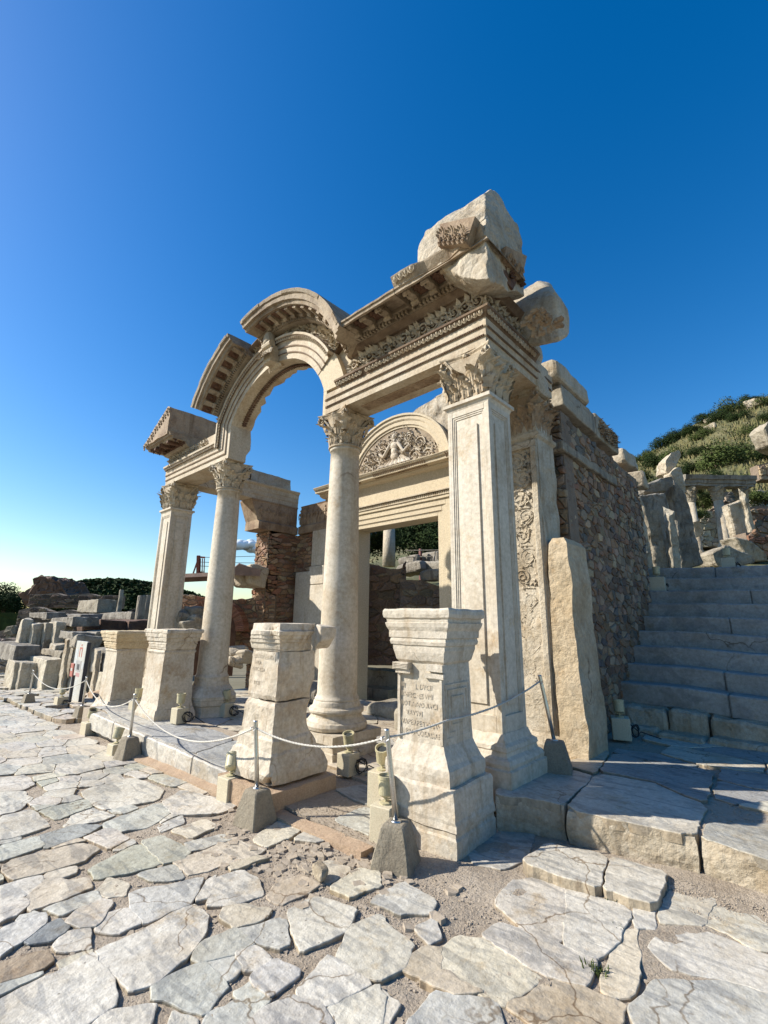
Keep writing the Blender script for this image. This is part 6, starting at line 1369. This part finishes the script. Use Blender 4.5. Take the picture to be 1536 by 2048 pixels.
part('rail', bm, M['greyp'], t)
for i, (px, py, s, d) in enumerate(((825, 1122, .25, 12.8), (865, 1118, .3, 12.9), (880, 1132, .28, 11.5), (830, 1136, .3, 11.8), (883, 1150, .25, 10.2))):
    p = pD(px, py, d); tag(rock('terrace_stone', boxpts(p-Vector((s*1.4, s, s*.5)), p+Vector((s*1.4, s, s*.4)), .06, i), M['darkstone'], None, .1, .03, 3, i, .05), ['flat pale stone left of the red rail post', 'pale stone right of the red rail post', 'rounded stone at the right jamb behind the doorway', 'dark flat stone below the red rail post', 'pale pointed stone low at the right jamb'][i], 'stone')
# ================================================================== LEFT: ruins behind the far column
rwall((350, 1300), (545, 1292), 10.2, 128, .22, .10, 'brick and rubble vault wall behind the further column', 81, PAL_B)
bm = bmesh.new(); D = 9.9     # brick arch ring standing proud of that wall
c = pD(428, 1262, D); Rr = Dm(62, D); ux = Vector((math.cos(YAW), math.sin(YAW), 0)); lay = tintlay(bm); r = random.Random(1); wd = Vector((-ux.y, ux.x, 0))
for k in range(46):
    a0 = math.pi*(k+.12)/46; a1 = math.pi*(k+.88)/46; q = []
    for w2 in (-.12, .3):
        for rr, a in ((Rr*.74, a0), (Rr*.74, a1), (Rr, a1), (Rr, a0)): q.append(bm.verts.new(c+ux*rr*math.cos(a)+Vector((0, 0, rr*math.sin(a)))+wd*w2))
    col = jc(r.choice([(.42, .2, .13), (.5, .27, .18), (.36, .18, .12)]), r, .15)
    for f in ((0, 1, 2, 3), (7, 6, 5, 4), (0, 4, 5, 1), (1, 5, 6, 2), (2, 6, 7, 3), (3, 7, 4, 0)):
        F = bm.faces.new([q[i] for i in f])
        for l in F.loops: l[lay] = (*col, 1)
tag(fin('brick_arch', bm, M['rubble']), 'round arch of thin red bricks behind the further column', 'brick arch')
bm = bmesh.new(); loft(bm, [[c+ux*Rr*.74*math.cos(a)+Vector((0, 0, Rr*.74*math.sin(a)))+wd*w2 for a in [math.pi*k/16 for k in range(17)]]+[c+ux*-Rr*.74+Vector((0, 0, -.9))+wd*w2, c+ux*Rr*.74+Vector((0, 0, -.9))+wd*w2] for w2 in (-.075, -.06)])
tag(fin('arch_shade_sheet', bm, M['coffer']), 'flat dark sheet painted as the shaded opening under the brick arch', 'arch opening')  # thin dark sheet painted in place of the shade inside the arch
for i, (px, py, s, d) in enumerate(((378, 1235, .22, 9.2), (395, 1225, .18, 9.3), (400, 1245, .2, 9.0), (385, 1252, .2, 8.9), (472, 1302, .16, 8.7), (480, 1318, .16, 8.6), (468, 1325, .14, 8.4), (496, 1312, .15, 8.6))):
    p = pD(px, py, d); tag(rock('rubble_heap_stone', boxpts(p-Vector((s, s, s*.6)), p+Vector((s, s, s*.5)), .08, i+5), M['grey' if i < 4 else 'rockm'], None, .08, .03, 4, i, .04), ['leftmost dark stone in the heap under the brick arch', 'highest dark stone in the heap under the brick arch', 'rightmost dark stone in the heap under the brick arch', 'lowest dark stone in the heap under the brick arch', 'highest stone in the small heap right of the further column', 'middle stone in the small heap right of the further column', 'lowest stone in the small heap right of the further column', 'rightmost stone in the small heap right of the further column'][i], 'stone', 'heap under the brick arch' if i < 4 else 'heap right of the far column')
bm = bmesh.new(); a, b = pD(366, 1156, 9.8), pD(450, 1152, 9.8); tube(bm, [a, b], .09, 4); tag(fin('timber_lintel', bm, M['wood'], None), 'dark timber platform beam above the brick arch', 'timber beam')
bm = bmesh.new(); hull(bm, [pD(450, 1150, 9.9), pD(520, 1152, 9.9), pD(478, 1128, 10.0), pD(522, 1140, 10.0), pD(478, 1148, 11.5), pD(520, 1140, 11.5), pD(478, 1126, 11.5)]); tag(fin('shelter_roof', bm, M['wood'], None), 'dark flat shelter roof right of the further column', 'roof')
t = emp('walkway_railing', 'dark wooden walkway railing with thin cables above the brick arch', 'railing', loc=pD(397, 1145, 10.5))
bm = bmesh.new(); tube(bm, [pD(396, 1148, 10.5), pD(397, 1111, 10.5)], .045, 4); tube(bm, [pD(386, 1148, 10.5), pD(395, 1122, 10.5)], .02, 4)
for x in (401, 405, 409): tube(bm, [pD(x-1, 1148, 10.5), pD(x, 1117, 10.5)], .012, 4)
tube(bm, [pD(397, 1114, 10.5), pD(410, 1115, 10.5)], .02, 4); part('rail_post', bm, M['redw'], t)
bm = bmesh.new()
for y0, y1 in ((1114, 1112), (1124, 1126), (1132, 1137)): tube(bm, [pD(400, y0, 10.5), pD(425, y0+1, 10.7), pD(520, y1, 11)], .006, 4)
part('cable', bm, M['sdark'], t)
shrub(pD(500, 1160, 11), .35, BL_[0], 'small green plant under the shelter roof', 'plants round the ruins', name='plant'); shrub(pD(402, 1150, 10.6), .12, BL_[1], 'tiny green plant on the brick arch', 'plants round the ruins', name='plant')
for i, (px, py, s) in enumerate(((487, 1157, .20), (510, 1152, .2))):
    p = pD(px, py, 10.4); tag(rock('white_block', boxpts(p-Vector((s, s, s)), p+Vector((s, s, s)), .08, i), M['rockm'], None, .08, .02, 4, i, .05), ['white marble block under the shelter roof, left', 'white marble block by the brick wall under the shelter roof'][i], 'stone block')
bm = bmesh.new(); box(bm, (-8.7, 8.0, -.1), (-6.9, 8.5, .45)); box(bm, (-8.9, 7.6, -.1), (-6.9, 8.0, .12)); cut(bm, .2, 4); disp(bm, .02, 4, 5); tag(fin('low_bench_wall', bm, M['grey']), 'low grey stone bench behind the porch between the two columns', 'low wall')
# far left group -------------------------------------------------
def bk(px0, py0, px1, py1, D, th, m, lab, cat='stone block', amp=.02, nm='ruin_block', grp=None, seed=0, sk=0, be=.02):
    Yc = pD((px0+px1)/2, py1, D).y; a = pY(px0, py1, Yc); b = pY(px1-min(6, (px1-px0)*.15), py1, Yc); tz = pY(px0*.4+px1*.6, py0, Yc).z; off = Vector((0, th, 0))
    z0 = min(a.z, b.z); rj = random.Random(int(px0*7+py0)); J = Dm(2.2, D)
    pts = [Vector((p.x+rj.uniform(-J, J), p.y+rj.uniform(-J, J), z+rj.uniform(-J, J)))+o for p in (a, b) for z in (z0, tz) for o in (Vector((0, 0, 0)), off)]
    return tag(rock(nm, pts, M[m], None, max(.06, D*.006), amp*1.2, 4, seed+int(px0), be), lab, cat, grp)
rwall((-60, 1420), (290, 1372), 19, 60, .5, .28, 'long low ruined wall running behind the altars', 91, [(.36, .33, .28), (.28, .25, .2), (.44, .4, .34)])
rwall((30, 1262), (300, 1258), 24, 52, .5, .16, 'stepped rubble terrace with flat courses in the left distance', 92, [(.22, .18, .13), (.30, .24, .18), (.13, .1, .08)])
rwall((55, 1215), (240, 1212), 30, 32, .6, .2, 'upper dark rubble terrace in the left distance', 93, [(.18, .14, .10), (.25, .19, .15), (.12, .09, .07)])
rwall((-40, 1345), (60, 1335), 17, 70, .5, .3, 'dark block wall at the far left edge', 94, [(.25, .24, .2), (.33, .31, .27)])
slab3('brick_tower_ruin', [(38, 1192), (38, 1185), (52, 1182), (64, 1172), (66, 1156), (80, 1151), (96, 1154), (110, 1160), (122, 1161), (124, 1176), (140, 1196), (130, 1212), (50, 1212)], 34, 3, 'darkbrick', 'ragged dark brick tower ruin against the sky at left', 'brick ruin', cell=.5, amp=.13, seed=21)
for i, (x0, y0, x1, y1, D, m, lab) in enumerate(((28, 1238, 38, 1300, 15.5, 'greyp', 'narrow upright marble slab, leftmost of the panel row'), (40, 1246, 62, 1300, 15.6, 'greyp', 'wide weathered upright panel second in the row'), (63, 1246, 88, 1302, 15.6, 'grey', 'wide streaky grey panel in the middle of the panel row'), (90, 1244, 108, 1300, 15.3, 'greyp', 'bright upright slab right of the streaky grey panel'), (110, 1250, 124, 1290, 15.7, 'rockm', 'short pale panel at the right end of the panel row'))):
    bk(x0, y0, x1, y1, D, .25, m, lab, 'stone panel', nm='upright_slab', grp='row of upright marble panels', seed=i)
bk(35, 1298, 125, 1318, 15.2, .5, 'grey', 'long grey base course under the row of upright panels', nm='base_course')
bk(96, 1288, 112, 1312, 14.6, .4, 'rockm', 'pale squared block in front of the panel row', nm='squared_block')
bk(100, 1235, 150, 1250, 16, .8, 'darkstone', 'dark flat slab laid over the panels', nm='flat_slab')
t_ = bk(114, 1278, 152, 1384, 12.6, .45, 'grey', 'broad upright pier with a bright moulded left edge, left of the information board', 'stone pier', nm='panelled_pier')
bk(112, 1276, 118, 1385, 12.5, .1, 'rockm', 'bright moulded strip on the left edge of the broad pier', 'stone strip', nm='edge_moulding', be=.01)
bk(117, 1265, 150, 1276, 13.0, .6, 'darkstone', 'flat dark block lying on the broad pier', nm='flat_block')
for i, (x0, y0, x1, y1, D, lab) in enumerate(((2, 1320, 22, 1384, 13.4, 'first upright altar stone from the left edge'), (20, 1322, 36, 1388, 13.2, 'second altar stone from the left, narrow and pale'), (36, 1314, 86, 1384, 13.3, 'broad grey altar with rounded top edge, right of the row'))):
    t = bk(x0, y0, x1, y1, D, .4, 'greyp', lab, 'altar stone', nm='altar_stone', grp='row of upright altars', seed=i)
bk(-10, 1288, 34, 1312, 14.6, .6, 'darkstone', 'dark block at the far left edge above the altars', nm='dark_block')  # plain dark stone tone
for i, (x0, y0, x1, y1, D, lab) in enumerate(((22, 1384, 70, 1404, 12.4, 'rounded kerb stone in front of the altars'), (36, 1394, 110, 1408, 11.9, 'long kerb stone along the street before the altars'), (88, 1384, 140, 1398, 12.3, 'kerb stone under the broad pier'), (118, 1408, 150, 1428, 10.9, 'rough pale stone before the information board'), (100, 1404, 122, 1418, 11.2, 'small rough stone at the street edge left of the board'))):
    bk(x0, y0, x1, y1, D, .3, 'rockm', lab, 'kerb stone', nm='kerb_stone', seed=i, be=.05)
bk(178, 1298, 222, 1345, 11.9, .6, 'darkstone', 'dark block with pale top right of the information board', nm='big_block'); bk(180, 1345, 222, 1412, 11.2, .6, 'greyp', 'grey squared block below the dark one, right of the board', nm='big_block')
bk(176, 1298, 184, 1385, 11.6, .1, 'rockm', 'narrow bright upright strip right of the information board', 'stone strip', nm='upright_strip', be=.01)
bk(172, 1388, 205, 1418, 10.6, .2, 'plaster', 'pinkish rough stone left of the leftmost pedestal foot', nm='pink_stone')
for i, (x0, y0, x1, y1, D, m, lab) in enumerate(((155, 1200, 200, 1224, 22, 'grey', 'pale topped block on the terrace in the left distance'), (58, 1226, 95, 1236, 20, 'darkstone', 'flat stone of the long course, left'), (85, 1228, 165, 1240, 20.2, 'darkstone', 'long flat dark stone above the panel row'), (165, 1226, 265, 1238, 20.4, 'darkstone', 'long brown stone course above the dark recesses'), (150, 1240, 205, 1268, 17, 'coffer', 'dark brown cornice block, left of two'), (205, 1240, 262, 1262, 17.4, 'coffer', 'dark brown cornice block, right of two'), (152, 1262, 195, 1275, 15, 'grey', 'tumbled dark stone behind the board'))):
    bk(x0, y0, x1, y1, D, .8, m, lab, 'stone block', nm='course_block', seed=i+40)  # dark stone tones paint the deep shadow of the middle distance
for i, (px, yt, yb, w2, D, lab) in enumerate(((240, 1179, 1206, 9, 26, 'short pale stump column in the left distance'), (277, 1190, 1250, 17, 18, 'thick dark grey column stump left of the far pier'), (292, 1190, 1225, 10, 19, 'thin broken column stump right beside the thick one'))):
    b = pD(px, yb, D); q = pD(px, yt, D); bm = bmesh.new(); rr = Dm(w2, D)/2; lathe(bm, b.x, b.y, [(b.z-.5, rr*1.05), (b.z, rr), (q.z-.05, rr*.95), (q.z, rr*.85)], 14); cut(bm, .3, 2); disp(bm, .03, 3, i); tag(fin('column_stump', bm, M['grey']), lab, 'column')
for i in range(10):
    px = 160+i*11+R0.uniform(-4, 4); py = 1280+R0.uniform(-10, 14); p = pD(px, py, 13.5+R0.uniform(-1, 1)); s = R0.uniform(.15, .3)
    tag(rock('heap_stone', boxpts(p-Vector((s, s, s*.5)), p+Vector((s, s, s*.5)), .08, i), M['grey'], None, .12, .04, 3, i, .04), 'dark tumbled stone, %s from the left in the heap behind the information board' % ['first', 'second', 'third', 'fourth', 'fifth', 'sixth', 'seventh', 'eighth', 'ninth', 'tenth'][i], 'stone', 'stone heap behind the board')
rwall((-80, 1330), (130, 1318), 18.5, 78, .55, .3, 'grey block terrace at the far left under the brick tower', 95, [(.34, .31, .26), (.26, .24, .2), (.42, .38, .31)])
rwall((140, 1300), (300, 1296), 18, 62, .5, .22, 'dark masonry behind the thick column stump', 96, [(.2, .15, .11), (.28, .22, .17), (.16, .13, .1)])
# wood and tree in the distance
bm = bmesh.new(); r = random.Random(31)
def woodtop(px): return 1158+((px-215)/110)**2*18 if px < 215 else 1158+((px-215)/120)**2*14
for _ in range(40000):
    px = r.uniform(95, 430); y0 = woodtop(px)+3*noise.noise(Vector((px*.09, 1, 0)))+2.5*noise.noise(Vector((px*.3, 2, 0))); py = y0+r.random()**1.6*60; D = 62+r.uniform(-8, 8)-(py-y0)*.15
    p = pD(px, py, D); u = Vector((r.gauss(0, 1), r.gauss(0, 1), r.gauss(0, .6))).normalized()*.22; v = Vector((r.gauss(0, 1), r.gauss(0, 1), r.gauss(0, .6))).normalized()*.15
    bm.faces.new([bm.verts.new(p-u), bm.verts.new(p+v), bm.verts.new(p+u), bm.verts.new(p-v)])
tag(fin('pine_wood', bm, M['leafd'], None, False, False), 'dark pine wood on the skyline behind the ruins', 'wood', kind='stuff')
grid('wood_floor', [pD(x, 1205, 60).x for x in (430, 60)], [20, 110], lambda x, y: pD(250, 1225, 60).z, M['leafd']) if False else None
for i, (px, py, D, s) in enumerate(((8, 1222, 40, 2.0), (24, 1226, 42, 1.5), (-12, 1215, 44, 2.6))):
    shrub(pD(px, py, D), s, BM_[i], ['dark round tree at the far left edge of the picture', 'smaller dark tree just right of the one at the left edge', 'dark tree mostly cut off by the left edge'][i], 'trees at the left edge', 'tree', 'tree', rz=i)
bm = bmesh.new()
for (x0, x1, yt, yb, D) in ((-60, 330, 1234, 1300, 36), (100, 440, 1195, 1300, 58)):
    a, b = pD(x0, yb, D), pD(x1, yb, D); t0, t1 = pD(x0, yt, D), pD(x1, yt, D); off = Vector((CF.x, CF.y, 0))*12
    loft(bm, [[a, b, t1, t0], [a+off, b+off, t1+off, t0+off]])
bmesh.ops.triangulate(bm, faces=bm.faces[:]); cut(bm, 2.0, 6); disp(bm, .5, .3, 2); tag(fin('far_bank', bm, M['leafd']), kind='structure')
# low cloud near the horizon
def cloud(px, py, D, w2, h2, n, lab, seed, dens_=.02):
    c = pD(px, py, D); bm = bmesh.new(); r = random.Random(seed); ux = Vector((math.cos(YAW), math.sin(YAW), 0))
    for _ in range(n):
        q = c+ux*r.gauss(0, w2*.4)+Vector((0, 0, abs(r.gauss(0, h2*.4))))+CF*r.gauss(0, w2*.2); s = r.uniform(.3, .8)*h2*.6; blob(bm, q, (s*1.5, s*1.5, s), 2)
    disp(bm, h2*.08, .5/h2*4, seed); o = fin('cloud', bm, M['cloud'], None, True); tag(o, lab, 'cloud', kind=None); return o
m = bpy.data.materials.new('cloud_vapour'); m.use_nodes = True; N = m.node_tree.nodes; b_ = N['Principled BSDF']; b_.inputs['Base Color'].default_value = (.9, .93, .97, 1); b_.inputs['Roughness'].default_value = 1
tr = N.new('ShaderNodeBsdfTransparent'); mxs = N.new('ShaderNodeMixShader'); lw_ = N.new('ShaderNodeLayerWeight'); lw_.inputs['Blend'].default_value = .35; rmp = N.new('ShaderNodeMapRange'); rmp.inputs[1].default_value = .2; rmp.inputs[2].default_value = .9; rmp.inputs[3].default_value = .0; rmp.inputs[4].default_value = .97
m.node_tree.links.new(lw_.outputs['Facing'], rmp.inputs[0]); m.node_tree.links.new(rmp.outputs[0], mxs.inputs[0]); m.node_tree.links.new(b_.outputs[0], mxs.inputs[1]); m.node_tree.links.new(tr.outputs[0], mxs.inputs[2]); m.node_tree.links.new(mxs.outputs[0], N['Material Output'].inputs[0]); M['cloud'] = m
cloud(502, 1100, 900, 34, 22, 16, 'small white cloud between the further column and the rubble pier', 3)
